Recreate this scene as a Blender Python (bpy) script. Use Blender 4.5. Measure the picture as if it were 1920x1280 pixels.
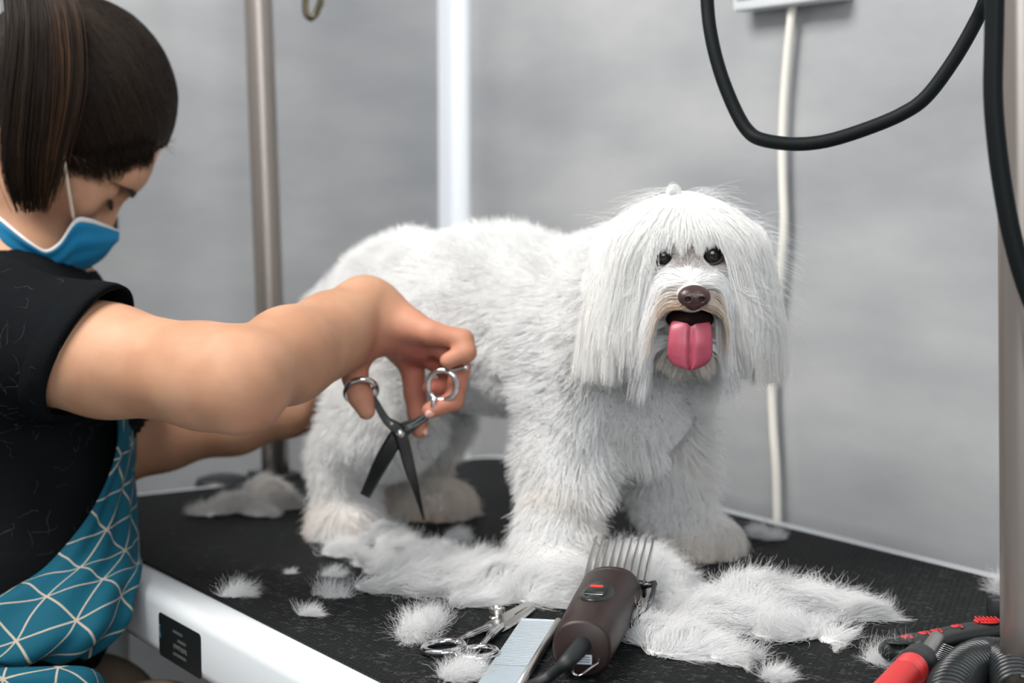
import bpy, bmesh, math, random
import numpy as np
from mathutils import Vector, Matrix

random.seed(7)
RNG = np.random.default_rng(7)
for o in list(bpy.data.objects):
    bpy.data.objects.remove(o)
SC = bpy.context.scene
COL = SC.collection

# ------------------------------------------------------------------ camera
T = 0.70                       # height of the rubber mat on the table
F_PX = 3075.0                  # focal length for a 1920 px wide frame
PITCH = math.atan(292.0 / 3075.0)
CAM = Vector((0.0, 0.0, T + 0.35))
cam_data = bpy.data.cameras.new('camera')
cam_data.sensor_width = 36.0
cam_data.lens = 36.0 * F_PX / 1920.0
cam_data.clip_start = 0.05
cam_data.dof.use_dof = True
cam_data.dof.focus_distance = 1.24
cam_data.dof.aperture_fstop = 4.8
cam = bpy.data.objects.new('camera', cam_data)
cam.location = CAM
cam.rotation_euler = (math.pi / 2 - PITCH, 0, 0)
COL.objects.link(cam)
SC.camera = cam


def A(px, py, Y):
    """World point at depth Y whose direction was measured in the photograph."""
    u, v = (px - 960.0) / F_PX, (640.0 - py) / F_PX
    d = Vector((u, math.cos(PITCH) + v * math.sin(PITCH), -math.sin(PITCH) + v * math.cos(PITCH)))
    return CAM + d * (Y / d.y)


def G(px, py, z=0.0):
    """World point on the plane z above the mat."""
    u, v = (px - 960.0) / F_PX, (640.0 - py) / F_PX
    d = Vector((u, math.cos(PITCH) + v * math.sin(PITCH), -math.sin(PITCH) + v * math.cos(PITCH)))
    return CAM + d * ((T + z - CAM.z) / d.z)


# ------------------------------------------------------------------ light
SC.view_settings.view_transform = 'Standard'
SC.view_settings.look = 'None'
SC.view_settings.gamma = 1.0
SC.view_settings.use_curve_mapping = False
SC.view_settings.exposure = 0.0
SC.cycles.use_adaptive_sampling = True
SC.cycles.adaptive_threshold = 0.08
SC.cycles.adaptive_min_samples = 12
SC.cycles.max_bounces = 6
SC.cycles.diffuse_bounces = 3
SC.cycles.glossy_bounces = 3
SC.cycles.caustics_reflective = False
SC.cycles.caustics_refractive = False

world = bpy.data.worlds.new('world')
SC.world = world
world.use_nodes = True
bg = world.node_tree.nodes['Background']
bg.inputs['Color'].default_value = (0.86, 0.93, 1.0, 1)
bg.inputs['Strength'].default_value = 0.34


def area_light(name, loc, target, sx, sy, power, col=(1, 1, 1)):
    d = bpy.data.lights.new(name, 'AREA')
    d.shape = 'RECTANGLE'
    d.size, d.size_y = sx, sy
    d.energy = power
    d.color = col
    o = bpy.data.objects.new(name, d)
    o.location = loc
    o.rotation_euler = (Vector(target) - Vector(loc)).to_track_quat('-Z', 'Y').to_euler()
    COL.objects.link(o)
    return o


area_light('key_and_fill_light', (-0.85, 0.80, 2.40), (0.05, 1.42, 0.85), 1.1, 0.7, 58, (1.0, 0.97, 0.93))  # main lamp, a ceiling panel to the upper left
area_light('key_and_fill_light', (0.30, -1.1, 1.75), (0.0, 1.5, 0.8), 1.6, 1.1, 36, (0.94, 0.97, 1.0))  # added fill behind the camera, brightens the shaded fur under the dog


# ------------------------------------------------------------------ helpers
def tag(o, label=None, cat=None, group=None, kind=None):
    if label: o['label'] = label
    if cat: o['category'] = cat
    if group: o['group'] = group
    if kind: o['kind'] = kind
    return o


def link(o, parent=None):
    COL.objects.link(o)
    if parent is not None:
        o.parent = parent
        o.matrix_parent_inverse = Matrix.Identity(4)
    return o


def empty(name, loc=(0, 0, 0), rot=(0, 0, 0)):
    o = bpy.data.objects.new(name, None)
    o.empty_display_size = 0.05
    o.location = loc
    o.rotation_euler = rot
    return link(o)


def mesh_obj(name, verts, faces, material, parent=None, smooth=True):
    me = bpy.data.meshes.new(name)
    me.from_pydata([tuple(v) for v in verts], [], [tuple(f) for f in faces])
    me.update()
    if smooth:
        me.polygons.foreach_set('use_smooth', [True] * len(me.polygons))
    if material: me.materials.append(material)
    return link(bpy.data.objects.new(name, me), parent)


def np_mesh_obj(name, V, Q, material, parent=None, smooth=True):
    me = bpy.data.meshes.new(name)
    V = np.ascontiguousarray(V, dtype=np.float32)
    Q = np.ascontiguousarray(Q, dtype=np.int32)
    n = Q.shape[1]
    me.vertices.add(len(V)); me.vertices.foreach_set('co', V.ravel())
    me.loops.add(Q.size); me.loops.foreach_set('vertex_index', Q.ravel())
    me.polygons.add(len(Q))
    me.polygons.foreach_set('loop_start', np.arange(0, Q.size, n, dtype=np.int32))
    me.update(calc_edges=True)
    me.validate()
    me.polygons.foreach_set('use_smooth', np.full(len(me.polygons), smooth))
    if material: me.materials.append(material)
    return link(bpy.data.objects.new(name, me), parent)


def bm_obj(name, bm, material, parent=None, smooth=True, auto=None):
    me = bpy.data.meshes.new(name)
    bmesh.ops.recalc_face_normals(bm, faces=bm.faces)
    bm.to_mesh(me); bm.free()
    if smooth:
        me.polygons.foreach_set('use_smooth', [True] * len(me.polygons))
        if auto is not None:
            me.set_sharp_from_angle(angle=math.radians(auto))
    if material: me.materials.append(material)
    return link(bpy.data.objects.new(name, me), parent)


def catmull(pts, n):
    """Smooth curve through points, n samples per span."""
    P = [np.array(p, dtype=float) for p in pts]
    P = [2 * P[0] - P[1]] + P + [2 * P[-1] - P[-2]]
    out = []
    for i in range(1, len(P) - 2):
        for j in range(n):
            t = j / n
            a, b, c, d = P[i - 1], P[i], P[i + 1], P[i + 2]
            out.append(0.5 * ((2 * b) + (c - a) * t + (2 * a - 5 * b + 4 * c - d) * t * t + (3 * b - a - 3 * c + d) * t ** 3))
    out.append(P[-2])
    return np.array(out)


def tube(path, r, seg=12, closed=False, cap=True, flat=None, up=None):
    """Verts and faces of a tube along path; r scalar or list; flat=(a, b) scales the section."""
    path = np.array(path, dtype=float)
    n = len(path)
    R = np.full(n, r) if np.isscalar(r) else np.array(r, dtype=float)
    tan = np.gradient(path, axis=0)
    if closed:
        tan = np.roll(path, -1, 0) - np.roll(path, 1, 0)
    tan /= np.linalg.norm(tan, axis=1)[:, None] + 1e-12
    ref = np.array(up if up is not None else ((0, 0, 1) if abs(tan[0][2]) < 0.9 else (1, 0, 0)), dtype=float)
    verts, faces = [], []
    nrm = ref - tan[0] * ref.dot(tan[0]); nrm /= np.linalg.norm(nrm)
    fa, fb = flat if flat else (1, 1)
    for i in range(n):
        base = ref if up is not None else nrm
        nrm = base - tan[i] * base.dot(tan[i])
        nrm /= np.linalg.norm(nrm) + 1e-12
        bi = np.cross(tan[i], nrm)
        for k in range(seg):
            a = 2 * math.pi * k / seg
            verts.append(path[i] + R[i] * (math.cos(a) * nrm * fa + math.sin(a) * bi * fb))
    m = n if closed else n - 1
    for i in range(m):
        j = (i + 1) % n
        for k in range(seg):
            l = (k + 1) % seg
            faces.append((i * seg + k, i * seg + l, j * seg + l, j * seg + k))
    if cap and not closed:
        faces.append(tuple(range(seg))[::-1])
        faces.append(tuple((n - 1) * seg + k for k in range(seg)))
    return verts, faces


def tube_obj(name, path, r, material, parent=None, **kw):
    v, f = tube(path, r, **kw)
    return mesh_obj(name, v, f, material, parent)


def lathe(profile, seg=32, axis='z'):
    """profile: list of (radius, height)."""
    verts, faces = [], []
    for (r, h) in profile:
        for k in range(seg):
            a = 2 * math.pi * k / seg
            verts.append((r * math.cos(a), r * math.sin(a), h))
    for i in range(len(profile) - 1):
        for k in range(seg):
            l = (k + 1) % seg
            faces.append((i * seg + k, i * seg + l, (i + 1) * seg + l, (i + 1) * seg + k))
    faces.append(tuple(range(seg))[::-1])
    faces.append(tuple((len(profile) - 1) * seg + k for k in range(seg)))
    return verts, faces


def prism(outline, z0, z1, bevel=0.0, seg=2):
    """bmesh of an outline (list of xy) extruded from z0 to z1, edges bevelled."""
    bm = bmesh.new()
    vs = [bm.verts.new((x, y, z0)) for x, y in outline]
    f = bm.faces.new(vs)
    r = bmesh.ops.extrude_face_region(bm, geom=[f])
    for g in r['geom']:
        if isinstance(g, bmesh.types.BMVert): g.co.z = z1
    bmesh.ops.recalc_face_normals(bm, faces=bm.faces)
    if bevel > 0:
        es = [e for e in bm.edges if abs(e.verts[0].co.z - e.verts[1].co.z) < 1e-9]
        bmesh.ops.bevel(bm, geom=es, offset=bevel, segments=seg, affect='EDGES', profile=0.5)
    return bm


def rrect(x0, x1, y0, y1, r, n=6):
    out = []
    for cx, cy, a0 in ((x1 - r, y1 - r, 0), (x0 + r, y1 - r, 90), (x0 + r, y0 + r, 180), (x1 - r, y0 + r, 270)):
        for k in range(n + 1):
            a = math.radians(a0 + 90 * k / n)
            out.append((cx + r * math.cos(a), cy + r * math.sin(a)))
    return out


def box_bm(x0, x1, y0, y1, z0, z1, bevel=0.0, seg=2):
    bm = bmesh.new()
    bmesh.ops.create_cube(bm, size=1.0)
    for v in bm.verts:
        v.co = Vector(((x0 + x1) / 2 + v.co.x * (x1 - x0), (y0 + y1) / 2 + v.co.y * (y1 - y0), (z0 + z1) / 2 + v.co.z * (z1 - z0)))
    if bevel > 0:
        bmesh.ops.bevel(bm, geom=list(bm.edges), offset=bevel, segments=seg, affect='EDGES', profile=0.5)
    return bm


# ------------------------------------------------------------------ signed distance modelling
class SDF:
    """A list of blended round cones and ellipsoids, meshed as one continuous skin."""
    def __init__(self):
        self.p = []

    def cone(self, a, b, ra, rb, k=0.01, op=0):
        self.p.append(('c', np.array(a, float), np.array(b, float), ra, rb, k, op)); return self

    def chain(self, pts, radii, k=0.01, op=0):
        for i in range(len(pts) - 1):
            self.cone(pts[i], pts[i + 1], radii[i], radii[i + 1], k, op)
        return self

    def ell(self, c, r, rot=None, k=0.01, op=0):
        R = np.eye(3) if rot is None else np.array(rot, float)
        self.p.append(('e', np.array(c, float), np.array(r, float), R, None, k, op)); return self

    @staticmethod
    def _prim(p, X):
        if p[0] == 'c':
            a, b, ra, rb = p[1:5]
            ba = b - a
            t = np.clip(((X - a) @ ba) / max(ba @ ba, 1e-12), 0, 1)
            return np.linalg.norm(X - a - t[..., None] * ba, axis=-1) - (ra + (rb - ra) * t)
        c, r, R = p[1:4]
        q = (X - c) @ R            # columns of R are the ellipsoid axes
        k0 = np.linalg.norm(q / r, axis=-1)
        k1 = np.linalg.norm(q / (r * r), axis=-1) + 1e-9
        return np.where(k0 < 1e-3, -min(r), k0 * (k0 - 1.0) / k1)

    @staticmethod
    def _blend(d, e, k, op):
        if op == 1:   # carve
            e = -e
            h = np.maximum(k - np.abs(d - e), 0) / k
            return np.maximum(d, e) + h * h * k * 0.25
        h = np.maximum(k - np.abs(d - e), 0) / k
        return np.minimum(d, e) - h * h * k * 0.25

    def __call__(self, X):
        X = np.asarray(X, float)
        d = np.full(X.shape[:-1], 9.0)
        for p in self.p:
            d = self._blend(d, self._prim(p, X), p[5], p[6])
        return d

    def grad(self, X, e=0.0015):
        g = np.stack([self(X + np.eye(3)[i] * e) - self(X - np.eye(3)[i] * e) for i in range(3)], -1)
        return g / (np.linalg.norm(g, axis=-1)[..., None] + 1e-9)

    def bounds(self, p):
        if p[0] == 'c':
            r = max(p[3], p[4])
            return np.minimum(p[1], p[2]) - r, np.maximum(p[1], p[2]) + r
        r = np.abs(p[3]) @ p[2]
        return p[1] - r, p[1] + r

    def mesh(self, h, offset=0.0, noise=None):
        bs = [self.bounds(p) for p in self.p if p[6] == 0]
        lo = np.min([b[0] for b in bs], 0) - 4 * h - 0.01
        hi = np.max([b[1] for b in bs], 0) + 4 * h + 0.01
        n = np.ceil((hi - lo) / h).astype(int) + 1
        D = np.full(n, 0.06, np.float32)
        for p in self.p:
            b0, b1 = self.bounds(p)
            m = p[5] + 3 * h + 0.012 + abs(offset)
            i0 = np.clip(np.floor((b0 - m - lo) / h).astype(int), 0, n)
            i1 = np.clip(np.ceil((b1 + m - lo) / h).astype(int) + 1, 0, n)
            ax = [lo[i] + h * np.arange(i0[i], i1[i]) for i in range(3)]
            X = np.stack(np.meshgrid(*ax, indexing='ij'), -1)
            s = tuple(slice(i0[i], i1[i]) for i in range(3))
            D[s] = self._blend(D[s], self._prim(p, X).astype(np.float32), p[5], p[6])
        D -= offset
        V, Q = surface_nets(D)
        V = lo + V * h
        return V, Q


def surface_nets(D):
    S = D < 0
    c = [(i, j, k) for i in (0, 1) for j in (0, 1) for k in (0, 1)]
    n = np.array(D.shape) - 1
    sl = lambda o: tuple(slice(o[a], o[a] + n[a]) for a in range(3))
    al = S[sl(c[0])].copy(); an = al.copy()
    for o in c[1:]:
        al &= S[sl(o)]; an |= S[sl(o)]
    act = an & ~al
    idx = np.argwhere(act)
    num = np.full(act.shape, -1, np.int32)
    num[tuple(idx.T)] = np.arange(len(idx), dtype=np.int32)
    val = np.stack([D[tuple((idx + o).T)] for o in c], 1)
    acc = np.zeros((len(idx), 3)); cnt = np.zeros(len(idx))
    C = np.array(c, float)
    for a in range(8):
        for b in range(a + 1, 8):
            if np.abs(C[a] - C[b]).sum() != 1: continue
            m = (val[:, a] < 0) != (val[:, b] < 0)
            t = val[m, a] / (val[m, a] - val[m, b])
            acc[m] += C[a] + t[:, None] * (C[b] - C[a]); cnt[m] += 1
    V = idx + acc / cnt[:, None]
    quads = []
    for ax in range(3):
        s0 = [slice(1, -1)] * 3; s1 = [slice(1, -1)] * 3
        s0[ax] = slice(0, -1); s1[ax] = slice(1, None)
        a, b = S[tuple(s0)], S[tuple(s1)]
        for flip, m in ((False, a & ~b), (True, ~a & b)):
            e = np.argwhere(m)
            if not len(e): continue
            off = np.ones(3, int); off[ax] = 0
            e = e + off
            u, v = (ax + 1) % 3, (ax + 2) % 3
            du = np.zeros(3, int); du[u] = 1
            dv = np.zeros(3, int); dv[v] = 1
            q = [num[tuple((e - du - dv).T)], num[tuple((e - dv).T)], num[tuple(e.T)], num[tuple((e - du).T)]]
            q = np.stack(q[::-1] if flip else q, 1)
            quads.append(q[(q >= 0).all(1)])
    return V, np.concatenate(quads)


def vnoise(X, scale, seed=0, octaves=2):
    """Smooth pseudo-random field, about -1..1."""
    r = np.random.default_rng(seed)
    out = np.zeros(X.shape[:-1])
    for o in range(octaves):
        K = r.normal(size=(7, 3)) * (2 ** o) / scale
        ph = r.uniform(0, 6.283, 7)
        out += np.sin(X @ K.T + ph).sum(-1) / 4.2 / (1.6 ** o)
    return out


# ------------------------------------------------------------------ strands
def vert_normals(V, Q):
    fn = np.cross(V[Q[:, 2]] - V[Q[:, 0]], V[Q[:, 3]] - V[Q[:, 1]])
    N = np.zeros_like(V)
    for i in range(4):
        for k in range(3):
            N[:, k] += np.bincount(Q[:, i], fn[:, k], len(V))
    return N / (np.linalg.norm(N, axis=1)[:, None] + 1e-12)


def surf_points(V, Q, n, rng, N=None):
    a, b, c, d = (V[Q[:, i]] for i in range(4))
    ar = np.linalg.norm(np.cross(c - a, d - b), axis=1)
    f = rng.choice(len(Q), n, p=ar / ar.sum())
    if N is not None:
        u, v = rng.random((n, 1)), rng.random((n, 1))
        mix = lambda A_: A_[Q[f, 0]] * (1 - u) * (1 - v) + A_[Q[f, 1]] * u * (1 - v) + A_[Q[f, 2]] * u * v + A_[Q[f, 3]] * (1 - u) * v
        nn = mix(N)
        return mix(V), nn / (np.linalg.norm(nn, axis=1)[:, None] + 1e-12)
    u, v = rng.random((n, 1)), rng.random((n, 1))
    return (a[f] * (1 - u) * (1 - v) + b[f] * u * (1 - v) + c[f] * u * v + d[f] * (1 - u) * v)


def grow(P0, N0, L, comb, steps=6, stiff=0.55, grav=0.0, lift=0.6, jitter=0.25, curl=0.0, sdf=None, clear=0.002, rng=RNG, floor=None):
    """Strands from P0: leave along N0 mixed with the comb direction, then follow it; kept out of sdf."""
    n = len(P0)
    pts = np.zeros((n, steps + 1, 3))
    pts[:, 0] = P0
    J = rng.normal(size=(n, 3)) * jitter
    d = N0 * lift + comb(P0, N0) * (1 - lift) + J
    d /= np.linalg.norm(d, axis=1)[:, None] + 1e-9
    ph = rng.uniform(0, 6.283, n)
    for s in range(steps):
        p = pts[:, s]
        tgt = comb(p, N0) + J * 0.7
        tgt[:, 2] -= grav * (s + 1) / steps
        tgt /= np.linalg.norm(tgt, axis=1)[:, None] + 1e-9
        d = d * stiff + tgt * (1 - stiff)
        if curl:
            w = np.stack([np.sin(ph + s * 1.7), np.cos(ph * 1.3 + s * 1.5), np.sin(ph * 0.7 - s * 1.9)], 1)
            d = d + w * curl
        d /= np.linalg.norm(d, axis=1)[:, None] + 1e-9
        q = p + d * (L / steps)[:, None]
        if sdf is not None:
            e = sdf(q)
            m = e < clear
            if m.any():
                g = sdf.grad(q[m])
                q[m] += g * (clear - e[m])[:, None]
        if floor is not None:
            low = q[:, 2] < floor
            q[low, 2] = floor + 0.0004
        dd = q - p
        d = dd / (np.linalg.norm(dd, axis=1)[:, None] + 1e-9)
        pts[:, s + 1] = q
    return pts


def clump(pts, ng, amount, rng, power=1.5, local=None):
    """Draw strand tips towards the nearest of ng guide strands so that locks form."""
    n = len(pts)
    g = rng.choice(n, min(ng, n), replace=False)
    root = pts[:, 0]; groot = root[g]
    near = np.empty(n, int)
    mu = root.mean(0)
    ra, ga = (root - mu).astype(np.float32), (groot - mu).astype(np.float32)
    gg = (ga * ga).sum(1)
    for i in range(0, n, 4000):
        near[i:i + 4000] = (gg[None] - 2 * ra[i:i + 4000] @ ga.T).argmin(1)
    t = (np.linspace(0, 1, pts.shape[1]) ** power)[None, :, None]
    amt = amount if np.isscalar(amount) else amount[:, None, None]
    return pts + (pts[g[near]] - pts) * t * amt


def strands_obj(name, pts, r0, r1, material, parent=None, col=None, n_pts=None):
    n, m = pts.shape[:2]
    cu = bpy.data.hair_curves.new(name)
    cu.add_curves([m] * n)
    cu.attributes['position'].data.foreach_set('vector', np.ascontiguousarray(pts, np.float32).ravel())
    at = cu.attributes.get('radius') or cu.attributes.new('radius', 'FLOAT', 'POINT')
    t = np.linspace(0, 1, m)
    R = (r0 + (r1 - r0) * t ** 1.5)[None, :] * np.ones((n, 1))
    at.data.foreach_set('value', R.astype(np.float32).ravel())
    c = np.ones((n, 4), np.float32)
    if col is not None: c[:, :3] = col
    ca = cu.attributes.new('tint', 'FLOAT_COLOR', 'CURVE')
    ca.data.foreach_set('color', c.ravel())
    if material: cu.materials.append(material)
    o = bpy.data.objects.new(name, cu)
    return link(o, parent)


# ------------------------------------------------------------------ materials
MATS = {}


def mat(name, col, rough=0.5, metal=0.0, spec=0.5, coat=0.0, sss=0.0):
    m = bpy.data.materials.new(name)
    m.use_nodes = True
    b = m.node_tree.nodes['Principled BSDF']
    b.inputs['Base Color'].default_value = (*col, 1)
    b.inputs['Roughness'].default_value = rough
    b.inputs['Metallic'].default_value = metal
    b.inputs['Specular IOR Level'].default_value = spec
    b.inputs['Coat Weight'].default_value = coat
    if sss:
        b.inputs['Subsurface Weight'].default_value = sss
        b.inputs['Subsurface Radius'].default_value = (1.0, 0.35, 0.2)
        b.inputs['Subsurface Scale'].default_value = 0.006
    MATS[name] = m
    return m


def nodes(m):
    nt = m.node_tree
    return nt, nt.nodes, nt.links, nt.nodes['Principled BSDF']


def vary(m, c1, c2, scale=8.0, stretch=(1, 1, 1), detail=4.0, lo=0.35, hi=0.65, coord='Object'):
    """Base colour wandering between two tones with a noise field."""
    nt, N, L, b = nodes(m)
    tc = N.new('ShaderNodeTexCoord'); mp = N.new('ShaderNodeMapping')
    mp.inputs['Scale'].default_value = stretch
    nz = N.new('ShaderNodeTexNoise'); nz.inputs['Scale'].default_value = scale; nz.inputs['Detail'].default_value = detail
    rp = N.new('ShaderNodeValToRGB')
    rp.color_ramp.elements[0].position = lo; rp.color_ramp.elements[1].position = hi
    rp.color_ramp.elements[0].color = (*c1, 1); rp.color_ramp.elements[1].color = (*c2, 1)
    L.new(tc.outputs[coord], mp.inputs['Vector']); L.new(mp.outputs[0], nz.inputs['Vector'])
    L.new(nz.outputs['Fac'], rp.inputs['Fac']); L.new(rp.outputs[0], b.inputs['Base Color'])
    return nz, mp, rp


def bump(m, scale, strength, dist=0.001, stretch=(1, 1, 1), kind='noise', detail=3.0):
    nt, N, L, b = nodes(m)
    tc = N.new('ShaderNodeTexCoord'); mp = N.new('ShaderNodeMapping')
    mp.inputs['Scale'].default_value = stretch
    t = N.new('ShaderNodeTexNoise' if kind == 'noise' else 'ShaderNodeTexVoronoi')
    t.inputs['Scale'].default_value = scale
    if kind == 'noise': t.inputs['Detail'].default_value = detail
    bp = N.new('ShaderNodeBump'); bp.inputs['Strength'].default_value = strength; bp.inputs['Distance'].default_value = dist
    L.new(tc.outputs['Object'], mp.inputs['Vector']); L.new(mp.outputs[0], t.inputs['Vector'])
    L.new(t.outputs[0], bp.inputs['Height']); L.new(bp.outputs[0], b.inputs['Normal'])
    return bp


def hair_mat(name, col, rough=0.6, spec=0.25, trans=0.25):
    """Strand material; the strand's own tint multiplies the colour."""
    m = bpy.data.materials.new(name); m.use_nodes = True
    nt, N, L, b = nodes(m)
    at = N.new('ShaderNodeAttribute'); at.attribute_name = 'tint'
    mx = N.new('ShaderNodeMix'); mx.data_type = 'RGBA'; mx.blend_type = 'MULTIPLY'; mx.inputs[0].default_value = 1.0
    mx.inputs[6].default_value = (*col, 1)
    L.new(at.outputs['Color'], mx.inputs[7])
    L.new(mx.outputs[2], b.inputs['Base Color'])
    b.inputs['Roughness'].default_value = rough
    b.inputs['Specular IOR Level'].default_value = spec
    if trans:
        tr = N.new('ShaderNodeBsdfTranslucent'); ms = N.new('ShaderNodeMixShader'); ms.inputs[0].default_value = trans
        L.new(mx.outputs[2], tr.inputs['Color'])
        L.new(b.outputs[0], ms.inputs[1]); L.new(tr.outputs[0], ms.inputs[2])
        L.new(ms.outputs[0], N['Material Output'].inputs['Surface'])
    MATS[name] = m
    return m


M_white_paint = mat('white_paint', (0.64, 0.67, 0.69), 0.35)
M_steel = mat('brushed_steel', (0.50, 0.47, 0.44), 0.32, 0.9)
bump(M_steel, 60, 0.15, 0.0005, (1, 1, 0.05))
M_chrome = mat('polished_steel', (0.72, 0.72, 0.73), 0.12, 1.0)
M_satin = mat('satin_steel', (0.62, 0.61, 0.58), 0.30, 1.0)
M_black_plastic = mat('black_plastic', (0.012, 0.014, 0.015), 0.38)
M_black_rubber = mat('black_rubber', (0.010, 0.012, 0.013), 0.55)
M_cable = mat('cable_rubber', (0.004, 0.006, 0.0065), 0.55, spec=0.15)
M_dark_metal = mat('dark_metal', (0.05, 0.052, 0.05), 0.25, 0.9)
M_red = mat('red_plastic', (0.58, 0.022, 0.022), 0.4)
M_cream_cord = mat('cream_cord', (0.72, 0.69, 0.63), 0.5)
# ------------------------------------------------------------------ the room
E1 = Vector((0.5616, -0.8275, 0)).normalized()      # along the table towards the viewer
E2 = Vector((0.8275, 0.5616, 0)).normalized()       # across the table towards the wall behind it
ROT = math.atan2(E1.y, E1.x)
CORNER = G(943, 843.4); CORNER.z = 0


def TL(x, y, z=0.0):
    """Table frame (x along, y across, z above the mat) to world."""
    return Vector((CORNER.x, CORNER.y, 0)) + E1 * x + E2 * y + Vector((0, 0, T + z))


M_wall = mat('wall_panel', (0.50, 0.51, 0.52), 0.17, spec=0.5)
vary(M_wall, (0.285, 0.295, 0.31), (0.42, 0.425, 0.43), 2.4, (1.2, 1.2, 3.4), 8.0, 0.32, 0.68)
bump(M_wall, 14, 0.05, 0.002, (1, 1, 5.0))
M_trim = mat('trim_plastic', (0.80, 0.83, 0.87), 0.3)
M_floor = mat('floor_tiles', (0.30, 0.29, 0.28), 0.4)
vary(M_floor, (0.24, 0.23, 0.22), (0.34, 0.33, 0.32), 4)

GAP = 0.022
c0 = Vector((CORNER.x, CORNER.y, 0)) + E2 * GAP
s_c = 0.145
WC = c0 - E1 * s_c                                   # the corner of the room
H_ROOM = 2.6


def slab(name, p0, p1, thick_dir, th, z0, z1, material):
    q = [p0, p1, p1 + thick_dir * th, p0 + thick_dir * th]
    v = [Vector((p.x, p.y, z)) for z in (z0, z1) for p in q]
    f = [(0, 1, 2, 3), (7, 6, 5, 4), (0, 4, 5, 1), (1, 5, 6, 2), (2, 6, 7, 3), (3, 7, 4, 0)]
    bm = bmesh.new()
    vs = [bm.verts.new(x) for x in v]
    for t in f: bm.faces.new([vs[i] for i in t])
    return bm_obj(name, bm, material, None, smooth=False)


w = slab('wall_right', WC, WC + E1 * 4.2, E2, 0.1, 0, H_ROOM, M_wall); tag(w, kind='structure')
w = slab('wall_left', WC - E2 * 3.2, WC + E2 * 0.0, -E1, 0.1, 0, H_ROOM, M_wall); tag(w, kind='structure')
fl = slab('floor', Vector((-3.5, -2.0, 0)), Vector((3.2, -2.0, 0)), Vector((0, 1, 0)), 6.0, -0.06, 0.0, M_floor); tag(fl, kind='structure')
# corner trim: an L-shaped white plastic profile with a soft bead
tw, tt = 0.031, 0.005
out = [(0, 0), (tw, 0), (tw, -tt), (tt * 2.2, -tt), (tt, -tt * 2.2), (tt, -tw), (0, -tw)]
bm = bmesh.new()
prof = [WC + E1 * x + E2 * y for x, y in [(0, 0), (tw, 0), (tw, -tt), (0.012, -tt), (tt, -0.012), (tt, -tw), (0, -tw)]]
lo_ = [bm.verts.new((p.x, p.y, 0)) for p in prof]; hi_ = [bm.verts.new((p.x, p.y, H_ROOM)) for p in prof]
bm.faces.new(lo_); bm.faces.new(hi_)
for i in range(len(prof)):
    j = (i + 1) % len(prof)
    bm.faces.new((lo_[i], lo_[j], hi_[j], hi_[i]))
tr = bm_obj('trim_1', bm, M_trim, None, smooth=False); tag(tr, kind='structure')

# ------------------------------------------------------------------ the grooming table
LEN, WID, RIM = 1.066, 0.674, 0.0345
table = empty('grooming_table', (CORNER.x, CORNER.y, 0), (0, 0, ROT))
tag(table, 'grooming table with white metal frame and black ribbed rubber top', 'table')
bm = prism(rrect(0, LEN, -WID, 0, 0.045, 8), T - 0.058, T - 0.003, 0.011, 4)
bm_obj('frame', bm, M_white_paint, table, auto=50)

M_mat = mat('ribbed_rubber', (0.012, 0.0135, 0.0145), 0.6, spec=0.14)
nt, N, L, b = nodes(M_mat)
tc = N.new('ShaderNodeTexCoord')
br = N.new('ShaderNodeTexBrick')
br.inputs['Scale'].default_value = 1.0
br.inputs['Brick Width'].default_value = 0.0062; br.inputs['Row Height'].default_value = 0.0042
br.inputs['Mortar Size'].default_value = 0.0011; br.inputs['Mortar Smooth'].default_value = 0.9
br.inputs['Color1'].default_value = (1, 1, 1, 1); br.inputs['Color2'].default_value = (0.8, 0.8, 0.8, 1); br.inputs['Mortar'].default_value = (0, 0, 0, 1)
L.new(tc.outputs['Object'], br.inputs['Vector'])
bp = N.new('ShaderNodeBump'); bp.inputs['Strength'].default_value = 1.0; bp.inputs['Distance'].default_value = 0.0025
L.new(br.outputs['Color'], bp.inputs['Height']); L.new(bp.outputs[0], b.inputs['Normal'])
nz = N.new('ShaderNodeTexNoise'); nz.inputs['Scale'].default_value = 9; nz.inputs['Detail'].default_value = 6
rp = N.new('ShaderNodeValToRGB')
rp.color_ramp.elements[0].position = 0.4; rp.color_ramp.elements[0].color = (0.007, 0.0082, 0.0090, 1)
rp.color_ramp.elements[1].position = 0.72; rp.color_ramp.elements[1].color = (0.014, 0.0155, 0.016, 1)
L.new(tc.outputs['Object'], nz.inputs['Vector']); L.new(nz.outputs['Fac'], rp.inputs['Fac']); L.new(rp.outputs[0], b.inputs['Base Color'])
bm = prism(rrect(RIM, LEN - RIM, -WID + RIM, -RIM, 0.035, 8), T - 0.003, T, 0.001, 2)
bm_obj('rubber_mat', bm, M_mat, table, auto=40)
# legs and crossbars under the frame
M_leg = mat('grey_steel_tube', (0.30, 0.31, 0.32), 0.4, 0.6)
for lx in (0.13, LEN - 0.13):
    for ly in (-WID + 0.075, -0.075):
        bm = box_bm(lx - 0.02, lx + 0.02, ly - 0.02, ly + 0.02, 0.02, T - 0.056, 0.003)
        leg = bm_obj('leg', bm, M_leg, table, auto=40)
        v, f = lathe([(0.02, 0), (0.026, 0.004), (0.026, 0.018), (0.018, 0.024)], 20)
        ft = mesh_obj('rubber_foot', [(x + lx, y + ly, z) for x, y, z in v], f, M_black_rubber, leg)
    bm = box_bm(lx - 0.012, lx + 0.012, -WID + 0.095, -0.095, 0.16, 0.19, 0.003)
    bm_obj('crossbar', bm, M_leg, table, auto=40)
# sticker on the long side of the frame
M_sticker = mat('sticker_black', (0.010, 0.012, 0.012), 0.35)
M_stext = mat('sticker_grey_print', (0.075, 0.08, 0.08), 0.5)
M_sblue = mat('sticker_blue_print', (0.01, 0.09, 0.16), 0.5)
Mt_inv = Matrix.Rotation(-ROT, 4, 'Z') @ Matrix.Translation((-CORNER.x, -CORNER.y, 0))


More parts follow.
